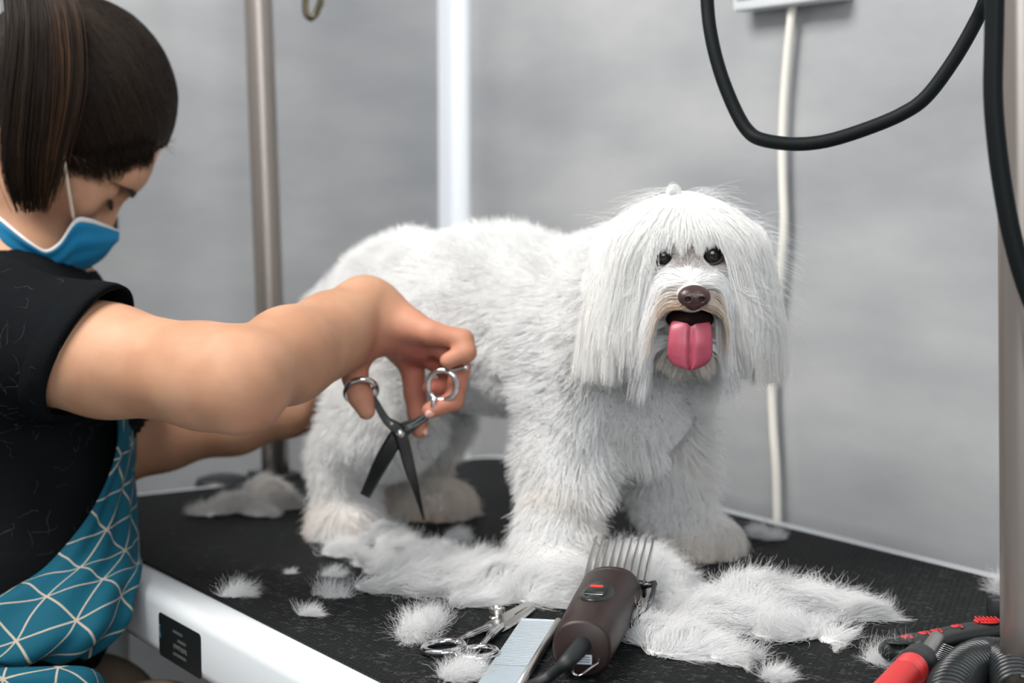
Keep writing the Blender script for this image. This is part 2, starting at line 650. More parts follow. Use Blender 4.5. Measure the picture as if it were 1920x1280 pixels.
def table_side_x(px, py, z):
    """x along the table of the photographed point on the long outer side."""
    u, v = (px - 960.0) / F_PX, (640.0 - py) / F_PX
    d = Vector((u, math.cos(PITCH) + v * math.sin(PITCH), -math.sin(PITCH) + v * math.cos(PITCH)))
    o_ = Mt_inv @ CAM; dd = Mt_inv.to_3x3() @ d
    s = (-WID - o_.y) / dd.y
    return o_ + dd * s


sa, sb = table_side_x(298, 1130, 0), table_side_x(378, 1255, 0)
sx0, sx1 = sorted((sa.x, sb.x))
sz1 = T - 0.0165; sz0 = T - 0.0545
bm = prism(rrect(sx0, sx1, sz0, sz1, 0.004, 4), 0, 0.0006)
for v in bm.verts: v.co = Vector((v.co.x, -WID - v.co.z, v.co.y))
stk = bm_obj('sticker', bm, M_sticker, table, smooth=False)
stk['label'] = 'black sticker with faint grey print'


def text_mesh(name, body, size, material, parent, mtx, depth=0.0002, font_align='CENTER', sx=1.0):
    cu = bpy.data.curves.new(name, 'FONT')
    cu.body = body; cu.size = size; cu.align_x = font_align; cu.align_y = 'CENTER'; cu.extrude = depth
    tmp = bpy.data.objects.new('tmp_text', cu); COL.objects.link(tmp)
    dg = bpy.context.evaluated_depsgraph_get()
    me = bpy.data.meshes.new_from_object(tmp.evaluated_get(dg))
    bpy.data.objects.remove(tmp)
    for v in me.vertices: v.co.x *= sx
    me.transform(mtx)
    me.materials.clear(); me.materials.append(material)
    me.name = name
    return link(bpy.data.objects.new(name, me), parent)


side_m = lambda x, z: Matrix(((1, 0, 0, x), (0, 0, -1, -WID - 0.0008), (0, 1, 0, z), (0, 0, 0, 1)))
sc_x = (sx0 + sx1) / 2; sh = sz1 - sz0
for body, dx, dz, size in (('UNIVERSAL', 0.002, -0.10, 0.0056),):
    tx = text_mesh('lettering', body, size, M_stext, stk, side_m(sc_x + dx, (sz0 + sz1) / 2 + dz * sh))
# the other lines of print are too blurred to read: plain grey bars of print
for dx0, dx1, dz in ((-0.013, 0.007, 0.24), (-0.003, 0.014, 0.07), (-0.013, 0.014, -0.27)):
    bm = box_bm(sc_x + dx0, sc_x + dx1, -WID - 0.0009, -WID - 0.0006, (sz0 + sz1) / 2 + dz * sh - 0.0011, (sz0 + sz1) / 2 + dz * sh + 0.0011)
    bm_obj('printed_line', bm, M_stext, stk, smooth=False)
pa = [(sx0 + 0.002 + 0.006 * (1 - math.cos(t)), -WID - 0.0008, (sz0 + sz1) / 2 + 0.004 - 0.009 * math.sin(t)) for t in np.linspace(-0.5, 0.9, 8)]
tube_obj('printed_arc', pa, 0.0007, M_sblue, stk, seg=6)

# ------------------------------------------------------------------ steel post clamped to the far short side
M_post = mat('post_steel', (0.30, 0.265, 0.24), 0.38, 0.8)
bump(M_post, 40, 0.1, 0.0005, (1, 1, 0.04))


def lean_post(name, base, top, r, collar_z, label, arm=None):
    root = empty(name, base)
    tag(root, label, 'post')
    rel = top - base
    tube_obj('pole', [Vector((0, 0, 0)) + rel * t for t in np.linspace(0, 1, 12)], r, M_post, root, seg=24)
    k = collar_z
    tube_obj('upper_sleeve', [rel * t for t in np.linspace(k, 1.0, 6)], r * 1.16, M_post, root, seg=24)
    return root


b0 = G(514, 892); b0.z = T - 0.058
p_base = TL(0.014, 0, 0); 
# foot of the post lies on the far rim
yy = (Mt_inv @ b0).y
b0 = TL(0.012, yy, -0.006)
topp = A(484, 0, b0.y)
dirp = (topp - b0).normalized()
post = lean_post('steel_post', b0, b0 + dirp * 0.95, 0.0168, 0.625, 'round steel post rising from the far rim of the table behind the groomer')
# clamp that grips the rim, with its black knob to the left of the post
bm = box_bm(-0.03, 0.02, -0.026, 0.026, -0.012, 0.012, 0.004)
for v in bm.verts: v.co = Matrix.Rotation(ROT, 3, 'Z') @ v.co
bm_obj('clamp', bm, M_dark_metal, post, auto=40)
arm_z = 0.93
pa = [dirp * arm_z + Vector((0, 0, 0)), dirp * arm_z + Vector((0.10, -0.06, 0.0)), dirp * arm_z + Vector((0.26, -0.16, 0.0))]
tube_obj('arm', catmull(pa, 5), 0.010, M_post, post, seg=16)
kx = Mt_inv @ G(408, 893)
kb = TL(-0.012, kx.y, -0.012)
kn = empty('clamp_knob', kb); tag(kn, 'flat black plastic knob on the far rim left of the steel post', 'knob')
v, f = lathe([(0.020, -0.010), (0.032, -0.006), (0.034, 0.006), (0.031, 0.012), (0.018, 0.016), (0.004, 0.017)], 28)
mesh_obj('cap', v, f, M_black_plastic, kn)
v, f = lathe([(0.008, -0.04), (0.008, -0.009)], 16)
mesh_obj('stem', v, f, M_dark_metal, kn)

# snap hook hanging into the picture from the arm of the post
hk_tip = A(583, 42, b0.y - 0.10)
hook = empty('snap_hook', hk_tip); tag(hook, 'dark bronze snap hook hanging at the top edge left of the corner trim', 'hook')
M_bronze = mat('dark_bronze', (0.10, 0.085, 0.05), 0.22, 1.0)
loop = [(0.000, 0, 0.004), (0.006, 0, 0.010), (0.011, 0, 0.024), (0.016, 0, 0.044), (0.013, 0, 0.058), (0.004, 0, 0.058), (-0.003, 0, 0.044), (-0.006, 0, 0.022), (-0.005, 0, 0.009)]
lp = catmull(loop + [loop[0]], 6)[:-1]
tube_obj('hook_body', lp, 0.0036, M_bronze, hook, seg=10, closed=True)
tube_obj('gate', [(0.012, 0, 0.018), (0.019, 0, 0.046)], 0.0024, M_satin, hook, seg=10)
v, f = lathe([(0.004, 0.056), (0.006, 0.060), (0.006, 0.074), (0.004, 0.078)], 16)
mesh_obj('swivel', [(x + 0.0085, y, z) for x, y, z in v], f, M_bronze, hook)
arm_pt = b0 + dirp * arm_z + Vector((0.1, -0.06, 0)) - hk_tip
strap = catmull([(0.0085, 0, 0.077), (0.012, 0, 0.16), tuple(arm_pt + Vector((0, 0, -0.008)))], 6)
tube_obj('strap', strap, 0.0042, M_black_rubber, hook, seg=10, flat=(0.35, 1.0))

# ------------------------------------------------------------------ near post on the right, at the near short side
nb = TL(LEN - 0.004, 0, 0)
nxy = A(1921, 1200, 1.10)
nb = Vector((nxy.x, nxy.y, T - 0.04))
np_top = A(1908, 0, 1.10); nd = (np_top - nb).normalized()
npost = empty('grooming_post', nb); tag(npost, 'thick steel post in the foreground at the right edge of the picture', 'post')
tube_obj('pole', [nd * t for t in np.linspace(0, 0.86, 10)], 0.0135, M_post, npost, seg=28)
bm = box_bm(-0.02, 0.03, -0.022, 0.022, -0.02, 0.05, 0.004)
for v in bm.verts: v.co = Matrix.Rotation(ROT, 3, 'Z') @ v.co
bm_obj('clamp', bm, M_dark_metal, npost, auto=40)
arm2 = [nd * 0.84, nd * 0.845 + Vector((-0.06, 0.10, 0)), nd * 0.845 + Vector((-0.24, 0.36, 0))]
tube_obj('arm', catmull(arm2, 5), 0.009, M_post, npost, seg=16)
arm2w = [Vector(p) + nb for p in arm2]

# black cable hanging in a loop, and the thicker hose in front of it; both hang over the arm of the near post
lp = [(1326, -260), (1324, -120), (1326, 0), (1334, 70), (1352, 140), (1378, 205), (1402, 245), (1430, 262), (1490, 270), (1550, 264),
      (1620, 243), (1690, 214), (1738, 180), (1790, 110), (1830, 40), (1848, 0), (1880, -90), (1900, -200)]
Yl = np.interp(range(len(lp)), [0, len(lp) - 1], [1.42, 1.30])
pl = [A(x, y, Yl[i]) for i, (x, y) in enumerate(lp)]
cab = tube_obj('black_cable', catmull(pl, 8), 0.0058, M_cable, seg=16)
tag(cab, 'thin black cable hanging in a wide loop in front of the right wall', 'cable')
lp = [(1868, -330), (1866, -180), (1866, -60), (1864, 60), (1862, 170), (1868, 260), (1880, 350), (1897, 440), (1922, 530), (1955, 610), (2005, 700), (2060, 800), (2100, 950), (2115, 1150), (2120, 1400), (2120, 1800), (2120, 2300)]
hz = [A(x, y, 1.05) for x, y in lp]
hs = tube_obj('black_hose', catmull(hz, 8), 0.0062, M_cable, seg=18)
tag(hs, 'thick black hose curving down in front of the right post', 'hose')

# ------------------------------------------------------------------ wall socket box and cream cord
def wall_pt(px, py, off):
    """Point off metres in front of the right wall."""
    u, v = (px - 960.0) / F_PX, (640.0 - py) / F_PX
    d = Vector((u, math.cos(PITCH) + v * math.sin(PITCH), -math.sin(PITCH) + v * math.cos(PITCH)))
    s = (WC - E2 * off - CAM).dot(E2) / d.dot(E2)
    return CAM + d * s


bx0, bx1 = wall_pt(1372, 22, 0.03), wall_pt(1562, 0, 0.03)
org = wall_pt(1466, 12, 0.0)
x0 = (bx0 - org).dot(E1); x1 = (bx1 - org).dot(E1); zb = bx0.z - org.z
boxr = empty('socket_box', org, (0, 0, ROT)); tag(boxr, 'white plastic socket box on the right wall at the top edge', 'socket')
bm = box_bm(x0, x1, -0.030, -0.0005, zb, zb + 0.085, 0.004)
bm_obj('housing', bm, M_white_paint, boxr, auto=40)
bm = box_bm(x0 + 0.008, x1 - 0.008, -0.033, -0.029, zb + 0.012, zb + 0.077, 0.001)
bm_obj('cover_plate', bm, M_trim, boxr, auto=40)
cp = [(1487, 4), (1484, 30), (1476, 110), (1470, 190), (1467, 270), (1468, 350), (1470, 420), (1464, 500), (1455, 580), (1449, 650), (1447, 720), (1450, 800), (1455, 880), (1457, 960), (1458, 1010)]
cord = tube_obj('cream_cord', catmull([wall_pt(x, y, 0.0125) for x, y in cp], 6), 0.0048, M_cream_cord, seg=14)
tag(cord, 'cream electric cord running down the right wall from the socket box', 'cord')
# ------------------------------------------------------------------ the groomer
M_skin = mat('skin', (0.62, 0.36, 0.25), 0.58, spec=0.25)
vary(M_skin, (0.395, 0.205, 0.122), (0.475, 0.265, 0.165), 22, detail=3)
bump(M_skin, 420, 0.10, 0.0006)
M_shirt = mat('black_shirt', (0.005, 0.006, 0.007), 0.9, spec=0.05)
bump(M_shirt, 55, 0.35, 0.004, detail=4)
M_trousers = mat('brown_trousers', (0.13, 0.10, 0.075), 0.85, spec=0.15)
bump(M_trousers, 40, 0.3, 0.004)
M_shoe = mat('shoe_black', (0.02, 0.02, 0.02), 0.5)
M_hair_cap = mat('dark_brown_hair', (0.008, 0.0056, 0.004), 0.6, spec=0.08)
M_strand = hair_mat('brown_hair_strands', (0.014, 0.0090, 0.006), 0.42, 0.16, 0.0)
M_mask = mat('mask_blue', (0.008, 0.17, 0.34), 0.75, spec=0.2)
bump(M_mask, 160, 0.15, 0.001)
M_mask_white = mat('mask_white', (0.62, 0.62, 0.62), 0.8, spec=0.2)
M_loop = mat('ear_loop', (0.62, 0.50, 0.40), 0.7)
M_brow = mat('brow_hair', (0.02, 0.014, 0.010), 0.7)

SR = A(-25, 632, 1.42); EL = A(447, 712, 1.30); WR = A(676, 588, 1.465)
SL = Vector((-0.53, 1.72, T + 0.20)); ELL = A(190, 838, 1.60); WRL = A(540, 776, 1.70)
PEL = Vector((-0.53, 1.415, T - 0.12)); CH = Vector((-0.485, 1.565, T + 0.115)); NB = Vector((-0.475, 1.580, T + 0.240))
HC = A(136, 198, 1.585)                       # middle of the head
PERSON0 = Vector((-0.50, 1.45, 0.0))
person = empty('person', PERSON0)
tag(person, 'person in black shirt, teal patterned apron and blue face mask trimming the dog with scissors', 'person')
P0 = np.array(PERSON0)

hf = Vector((0.62, 0.24, -0.745)).normalized()     # where the face points
hu = Vector((0.745, 0.05, 0.66)); hu = (hu - hf * hu.dot(hf)).normalized()
hs = hf.cross(hu).normalized()                     # towards the side seen by the viewer (right side of the head)
if hs.y > 0: hs = -hs
HR = np.array([hf, hs, hu]).T                      # columns: forward, side, up


def H(f, s, u):
    """Head frame in centimetres to world."""
    return np.array(HC + hf * (f / 100) + hs * (s / 100) + hu * (u / 100))


B = SDF()
# torso
B.cone(PEL, CH, 0.115, 0.105, 0.06)
B.ell(CH + Vector((0.01, 0, 0.03)), (0.10, 0.155, 0.125), k=0.05)
B.cone(CH + Vector((0, 0, 0.06)), NB, 0.08, 0.055, 0.05)
B.cone(NB, SR, 0.055, 0.050, 0.04)
B.cone(NB, SL, 0.055, 0.050, 0.04)
B.cone(NB + Vector((0, 0, -0.01)), H(-3.5, 0, -8), 0.054, 0.050, 0.03)
# head
B.ell(H(-0.3, 0, 0.6), (0.0935, 0.0705, 0.0845), HR, k=0.02)
B.ell(H(3.2, 0, -4.0), (0.058, 0.060, 0.062), HR, k=0.03)
B.ell(H(4.2, 0, -8.3), (0.040, 0.045, 0.034), HR, k=0.03)            # jaw
B.ell(H(5.9, 0, -9.2), (0.016, 0.020, 0.013), HR, k=0.02)           # chin
B.ell(H(8.2, 0, -0.6), (0.016, 0.045, 0.020), HR, k=0.02)            # brow ridge
B.cone(H(8.8, 0, -2.6), H(10.4, 0, -5.6), 0.007, 0.0100, 0.012)      # nose
B.ell(H(9.3, 0, -6.0), (0.010, 0.0155, 0.008), HR, k=0.008)
B.ell(H(8.4, 0, -8.2), (0.012, 0.022, 0.009), HR, k=0.012)           # lips
for sgn_ in (1, -1):
    B.ell(H(8.9, 3.2 * sgn_, -2.35), (0.013, 0.0155, 0.0095), HR, k=0.008, op=1)   # eye sockets
    B.ell(H(7.55, 3.2 * sgn_, -2.5), (0.0122, 0.0130, 0.0118), HR, k=0.003)        # closed-down lids over the eyes
    B.ell(H(6.3, 4.5 * sgn_, -5.0), (0.020, 0.018, 0.016), HR, k=0.02)             # cheekbones
    B.ell(H(-0.8, 6.6 * sgn_, -3.0), (0.014, 0.005, 0.026), HR, k=0.006)           # ears
# right arm (near): upper arm, elbow, forearm, wrist
B.chain([SR, A(200, 676, 1.365), A(390, 706, 1.315), EL], [0.054, 0.0445, 0.0400, 0.0385], 0.02)
B.ell(A(458, 752, 1.292), (0.020, 0.020, 0.019), k=0.025)
B.chain([EL, A(540, 660, 1.365), A(620, 620, 1.425), WR], [0.0385, 0.0365, 0.0325, 0.0285], 0.012)
B.ell(A(690, 556, 1.462), (0.018, 0.02, 0.014), k=0.025)
B.cone(A(545, 690, 1.362), A(648, 640, 1.452), 0.026, 0.021, 0.02)
# right hand: palm
wr2 = A(705, 590, 1.468)
mcp = {'pinky': A(808, 624, 1.442), 'ring': A(822, 640, 1.462), 'middle': A(806, 664, 1.484), 'index': A(772, 684, 1.500)}
for nm, r in (('pinky', 0.0105), ('ring', 0.0125), ('middle', 0.0125), ('index', 0.0115)):
    B.cone(wr2, mcp[nm], 0.022, r, 0.012)
B.cone(A(720, 612, 1.470), A(790, 645, 1.472), 0.017, 0.013, 0.012)
FK = 0.004
B.chain([mcp['pinky'], A(868, 637, 1.436), A(874, 660, 1.430), A(840, 676, 1.428)], [0.0105, 0.0092, 0.0086, 0.0074], FK)
B.chain([mcp['ring'], A(862, 690, 1.456), A(851, 751, 1.450), A(806, 769, 1.444)], [0.0118, 0.0094, 0.0086, 0.0075], FK)
B.chain([mcp['middle'], A(846, 700, 1.482), A(846, 724, 1.474), A(808, 726, 1.462)], [0.0118, 0.0096, 0.0088, 0.0076], FK)
B.chain([mcp['index'], A(778, 738, 1.498), A(783, 772, 1.490), A(787, 806, 1.484)], [0.0115, 0.0100, 0.0092, 0.0078], FK)
# thumb with its ball at the side of the palm
B.chain([A(705, 605, 1.466), A(668, 662, 1.462)], [0.022, 0.0150], 0.014)
B.chain([A(668, 662, 1.462), A(665, 706, 1.456), A(676, 742, 1.450), A(687, 770, 1.446)], [0.0140, 0.0112, 0.0112, 0.0082], FK)
# left arm (far): steadies the dog from behind
B.chain([SL, ELL], [0.050, 0.040], 0.02)
B.chain([ELL, A(300, 820, 1.625), A(440, 796, 1.665), WRL], [0.036, 0.031, 0.0275, 0.0235], 0.02)
lp_ = A(585, 765, 1.712)
B.cone(WRL, lp_, 0.022, 0.020, 0.012)
for k, (dx, dy, dz) in enumerate(((0.034, 0.018, 0.020), (0.040, 0.020, 0.006), (0.040, 0.018, -0.008), (0.034, 0.014, -0.020))):
    m0 = lp_ + Vector((0.010, 0.004, dz * 0.7))
    m1 = lp_ + Vector((dx, dy, dz))
    B.cone(lp_, m0, 0.014, 0.0095, 0.008)
    B.chain([m0, m1, m1 + Vector((0.018, -0.006, -0.004))], [0.0095, 0.0085, 0.0072], FK)
B.chain([WRL + Vector((0.012, -0.006, 0.004)), lp_ + Vector((0.010, -0.016, 0.026)), lp_ + Vector((0.030, -0.018, 0.034))], [0.014, 0.0105, 0.008], 0.006)
BV, BQ = B.mesh(0.0026)
body = np_mesh_obj('body', BV - P0, BQ, M_skin, person)
hand_c = np.array(A(790, 700, 1.468))
flush = np.clip(1.25 - np.linalg.norm((BV - hand_c) / (0.075, 0.07, 0.066), axis=1), 0, 1)
flush = np.maximum(flush, 0.6 * np.clip(1 - np.linalg.norm(BV - np.array(A(470, 768, 1.285)), axis=1) / 0.028, 0, 1))
ra_ = body.data.attributes.new('flush', 'FLOAT', 'POINT'); ra_.data.foreach_set('value', flush.astype(np.float32))
nt, N, L, b = nodes(M_skin)
at_ = N.new('ShaderNodeAttribute'); at_.attribute_name = 'flush'
mxs = N.new('ShaderNodeMix'); mxs.data_type = 'RGBA'
src = b.inputs['Base Color'].links[0].from_socket
L.new(at_.outputs['Fac'], mxs.inputs[0]); L.new(src, mxs.inputs[6]); mxs.inputs[7].default_value = (0.42, 0.135, 0.095, 1)
L.new(mxs.outputs[2], b.inputs['Base Color'])

# nails of the working hand
M_nail = mat('nail', (0.66, 0.36, 0.30), 0.3, spec=0.5)
for tip, prev, rr_, face_d in ((A(806, 769, 1.444), A(851, 751, 1.450), 0.0075, (0.1, -0.9, -0.4)), (A(787, 806, 1.484), A(783, 772, 1.490), 0.0078, (0.85, -0.4, 0)), (A(808, 726, 1.462), A(846, 724, 1.474), 0.0076, (0.1, -0.5, -0.85))):
    dv = (tip - prev).normalized(); fd = Vector(face_d); fd = (fd - dv * fd.dot(dv)).normalized(); sd = dv.cross(fd)
    bm = uv_b = bmesh.new(); bmesh.ops.create_uvsphere(bm, u_segments=14, v_segments=8, radius=1.0)
    for v in bm.verts:
        c = v.co.copy()
        v.co = tip + fd * (rr_ * 0.80) + dv * (c.x * 0.0058 + 0.001) + sd * (c.y * 0.0048) + fd * (c.z * 0.0016) - fd * (c.y * c.y * 0.0016) - PERSON0
    bm_obj('nail', bm, M_nail, person)

# eyelids, lashes, brow (right side and left side)
for sgn_ in (1, -1):
    br_p = [H(9.9, 1.0 * sgn_, -1.5), H(9.6, 2.4 * sgn_, -1.0), H(9.0, 4.0 * sgn_, -0.9), H(7.8, 5.4 * sgn_, -1.6)]
    c = catmull(br_p, 6)
    for _ in range(3): c = c - B.grad(c) * (B(c) - 0.0006)[:, None]
    c = c - P0
    tube_obj('eyebrow', c, np.interp(np.linspace(0, 1, len(c)), [0, 0.3, 1], [0.0026, 0.0032, 0.0008]), M_brow, person, seg=8, flat=(0.45, 1.0), up=tuple(hf))
    lash = []
    for t in np.linspace(-0.9, 0.9, 26):
        r0 = H(9.4 - 0.45 * t * t, (3.2 + 1.25 * t) * sgn_, -3.0)[None]
        for _ in range(3): r0 = r0 - B.grad(r0) * (B(r0) - 0.0002)[:, None]
        r0 = r0[0]
        r1 = r0 + np.array(H(0.75, 0.40 * t * sgn_, -0.55)) - np.array(H(0, 0, 0))
        lash.append(np.stack([r0, (r0 * 0.5 + r1 * 0.5) + np.array(H(0, 0, -0.1) - H(0, 0, 0)), r1]))
    strands_obj('eyelashes', np.array(lash) - P0, 0.00035, 0.0001, M_strand, person)

# ---------------- hair: tight cap drawn back to a high ponytail
HCAP = SDF()
HCAP.ell(H(-0.5, 0, 0.9), (0.0965, 0.0775, 0.0905), HR, k=0.02)
hv, hqd = HCAP.mesh(0.0032)
loc = (hv - np.array(HC)) @ HR * 100.0              # f, s, u in cm
f_, s_c_, u_ = loc[:, 0], np.abs(loc[:, 1]), loc[:, 2]
# hairline: across the forehead, dipping at the temple, down in front of the ear
line = np.interp(u_, [-6, -4.5, -3.5, -1.4, 1.5, 4.5, 5.2], [0.5, 2.0, 3.4, 6.0, 7.7, 8.5, 14])
keepv = (f_ < line + 0.35 * vnoise(hv, 0.009, 62)) & (u_ > np.where(f_ < -1.0, -9.0, -6.0 - 0.1 * f_))
kq = keepv[hqd].all(1)
used = np.unique(hqd[kq]); remap = np.full(len(hv), -1); remap[used] = np.arange(len(used))
cap = np_mesh_obj('hair', hv[used] - P0, remap[hqd[kq]], M_hair_cap, person)
cap['label'] = 'dark brown hair tied back'
sm = cap.modifiers.new('thick', 'SOLIDIFY'); sm.thickness = 0.004; sm.offset = -1

TIE = H(-9.2, 2.0, 4.6)                              # where the ponytail leaves the head
hrng = np.random.default_rng(11)
RV = hv[used]
loc_r = loc[used]
pick = hrng.choice(len(RV), 9000)
edge = np.flatnonzero((line[used] - loc_r[:, 0] < 0.9))
pick = np.concatenate([pick, hrng.choice(edge, 5000)])
roots = RV[pick] + hrng.normal(size=(len(pick), 3)) * 0.0015
tt = np.linspace(0, 1, 12)
C0 = np.array(H(-0.5, 0, 0.9))
# great-circle paths on the cap ellipsoid from each root to the tie
rad = np.array((0.0965, 0.0775, 0.0905))
ra = ((roots - C0) @ HR) / rad; ra /= np.linalg.norm(ra, axis=1)[:, None]
ta = ((TIE - C0) @ HR) / rad; ta = ta / np.linalg.norm(ta)
ta = ta + hrng.normal(size=ra.shape) * 0.10; ta /= np.linalg.norm(ta, axis=1)[:, None]
om = np.arccos(np.clip((ra * ta).sum(1), -0.999, 0.999))[:, None, None]
Sx = (np.sin((1 - tt)[None, :, None] * om) * ra[:, None] + np.sin(tt[None, :, None] * om) * ta[:, None]) / np.sin(om)
bumpy = 1.008 + 0.028 * np.sin(np.clip(tt, 0, 1) * 3.14)[None, :, None] * hrng.random((len(ra), 1, 1)) + 0.006 * hrng.random((len(ra), 1, 1))
SW = (Sx * rad * bumpy) @ HR.T + C0
SW += vnoise(SW, 0.03, 61)[..., None] * 0.0012
tnt = (0.6 + 0.8 * hrng.random((len(SW), 1))) * np.array((1.0, 1.0, 1.0))
strands_obj('combed_strands', SW - P0, 0.00034, 0.00022, M_strand, cap, tnt)
edge_side = edge[(np.abs(loc_r[edge, 1]) > 3.5) & (loc_r[edge, 2] < 3.0)]
wr_ = RV[hrng.choice(edge_side, 2600)]
wd = (wr_ - C0); wd /= np.linalg.norm(wd, axis=1)[:, None]
step0 = SW[:1, 1] * 0
wt = ((TIE - wr_)); wt -= wd * (wt * wd).sum(1)[:, None]; wt /= np.linalg.norm(wt, axis=1)[:, None]
wstart = wr_ - wt * (0.004 + 0.016 * hrng.random((len(wr_), 1)) ** 1.5) + hrng.normal(size=wr_.shape) * 0.002
for _ in range(3): wstart = wstart - B.grad(wstart) * (B(wstart) - 0.0006)[:, None]
wend = wr_ + wt * 0.02 + wd * 0.003
tq_ = np.linspace(0, 1, 7)[None, :, None]
wisps = wstart[:, None] * (1 - tq_) + wend[:, None] * tq_ + wd[:, None] * (np.sin(tq_ * 3.14) * 0.002)
strands_obj('hairline_wisps', wisps - P0, 0.00010, 0.00022, M_strand, cap)
# fine stray hairs along the hairline and above the brow
fl_ = []
for k in range(150):
    e = RV[hrng.choice(edge)]
    d0 = (e - C0); d0 /= np.linalg.norm(d0)
    dr = d0 * 0.8 + hrng.normal(size=3) * 0.5
    pts_ = [e]
    for s in range(8):
        dr = dr + hrng.normal(size=3) * 0.35; dr /= np.linalg.norm(dr)
        pts_.append(pts_[-1] + dr * 0.0022 * hrng.random() * 1.6)
    fl_.append(pts_)
strands_obj('stray_hairs', np.array(fl_) - P0, 0.00012, 0.00006, M_strand, cap)
# ponytail: a thick lock that falls down over the side of the head
pony = []
gcent = [np.array(TIE), A(40, -60, 1.535), A(72, 0, 1.500), A(80, 100, 1.482), A(70, 220, 1.480), A(58, 320, 1.486), A(62, 420, 1.500)]
gpath = catmull([np.array(g) for g in gcent], 4)
gw = np.interp(np.linspace(0, 1, len(gpath)), [0, 0.15, 0.35, 0.6, 0.85, 1.0], [0.008, 0.016, 0.026, 0.032, 0.026, 0.010])
for k in range(5200):
    a, r = hrng.uniform(0, 6.283), math.sqrt(hrng.random())
    off = np.array((math.cos(a) * r * 1.0, math.sin(a) * r * 0.45, 0))
    wob = 0.0015 * hrng.normal(size=3)
    end = int(len(gpath) * (0.62 + 0.38 * hrng.random() ** 0.7))
    ii = np.linspace(0, end - 1, 15)
    j0 = np.minimum(ii.astype(int), len(gpath) - 2); ff = (ii - j0)[:, None]
    c = gpath[j0] * (1 - ff) + gpath[j0 + 1] * ff
    wv = (gw[j0] * (1 - ff[:, 0]) + gw[j0 + 1] * ff[:, 0])[:, None]
    w2 = np.sin(np.linspace(0, 5, 15) + a * 3)[:, None] * 0.0016 * np.array((1, 0.4, 0))
    pony.append(c + off * wv * (1 + 0.15 * hrng.normal()) + w2 + wob)
pony = np.array(pony)
pony = clump(pony, 260, 0.35, hrng, 0.7)
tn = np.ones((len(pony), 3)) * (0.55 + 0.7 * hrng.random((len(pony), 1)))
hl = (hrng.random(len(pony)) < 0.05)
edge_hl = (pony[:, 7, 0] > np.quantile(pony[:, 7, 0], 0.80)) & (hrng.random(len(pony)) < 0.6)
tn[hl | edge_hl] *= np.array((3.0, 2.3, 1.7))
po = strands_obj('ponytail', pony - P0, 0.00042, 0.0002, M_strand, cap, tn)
PC = SDF(); PC.chain([tuple(g) for g in gpath[5:-7:3]], list(gw[5:-7:3] * 0.34), 0.01)
pv, pq = PC.mesh(0.004)
M_core = mat('hair_core', (0.008, 0.0055, 0.004), 0.9, spec=0.0)
np_mesh_obj('ponytail_core', pv - P0, pq, M_core, cap)

# ---------------- face mask
MK_up = [(-30, 385, 1.555), (0, 407, 1.515), (35, 436, 1.500), (62, 456, 1.498), (86, 468, 1.503), (112, 452, 1.508), (140, 411, 1.518), (165, 409, 1.530), (195, 420, 1.552), (222, 432, 1.582)]
MK_lo = [(-30, 470, 1.560), (0, 492, 1.545), (35, 508, 1.545), (62, 514, 1.548), (88, 516, 1.552), (112, 515, 1.550), (140, 510, 1.556), (165, 502, 1.562), (195, 482, 1.574), (216, 454, 1.583)]
up_c = catmull([np.array(A(*p)) for p in MK_up], 5); lo_c = catmull([np.array(A(*p)) for p in MK_lo], 5)
NV = 14
grid = []
for i in range(len(up_c)):
    row = []
    for j in range(NV + 1):
        t = j / NV
        p = up_c[i] * (1 - t) + lo_c[i] * t
        bulge = math.sin(t * math.pi) * 0.011
        pleat = 0.0018 * math.sin(t * 3 * 2 * math.pi) * math.sin(math.pi * i / (len(up_c) - 1))
        p = p + np.array((0.35, -0.9, -0.25)) * (bulge + pleat)
        row.append(p)
    grid.append(row)
near = np.array(grid)
mid_plane = np.array(H(0, 0, 0)); sv = np.array(hs)
far = near - 2 * ((near - mid_plane) @ sv)[..., None] * sv
full = np.concatenate([near, far[::-1][1:]], 0)
# make the seam at the nose continuous
nr = len(near)
nu_, nv_ = full.shape[:2]
fcs = [(i * nv_ + j, i * nv_ + j + 1, (i + 1) * nv_ + j + 1, (i + 1) * nv_ + j) for i in range(nu_ - 1) for j in range(1, nv_ - 1)]
mk = mesh_obj('face_mask', full.reshape(-1, 3) - P0, fcs, M_mask, person)
mk['label'] = 'light blue surgical face mask'
md = mk.modifiers.new('thick', 'SOLIDIFY'); md.thickness = 0.0012; md.offset = 0
band = [(i * nv_, i * nv_ + 1, (i + 1) * nv_ + 1, (i + 1) * nv_) for i in range(nu_ - 1)]
bd = mesh_obj('white_edge', full.reshape(-1, 3) - P0, band, M_mask_white, mk)
md = bd.modifiers.new('thick', 'SOLIDIFY'); md.thickness = 0.0018; md.offset = 0
lpth = catmull([np.array(A(138, 411, 1.516)) - P0, np.array(A(128, 352, 1.505)) - P0, np.array(A(118, 292, 1.503)) - P0, np.array(A(108, 262, 1.512)) - P0], 6)
tube_obj('ear_loop', lpth, 0.0016, M_loop, mk, seg=8)

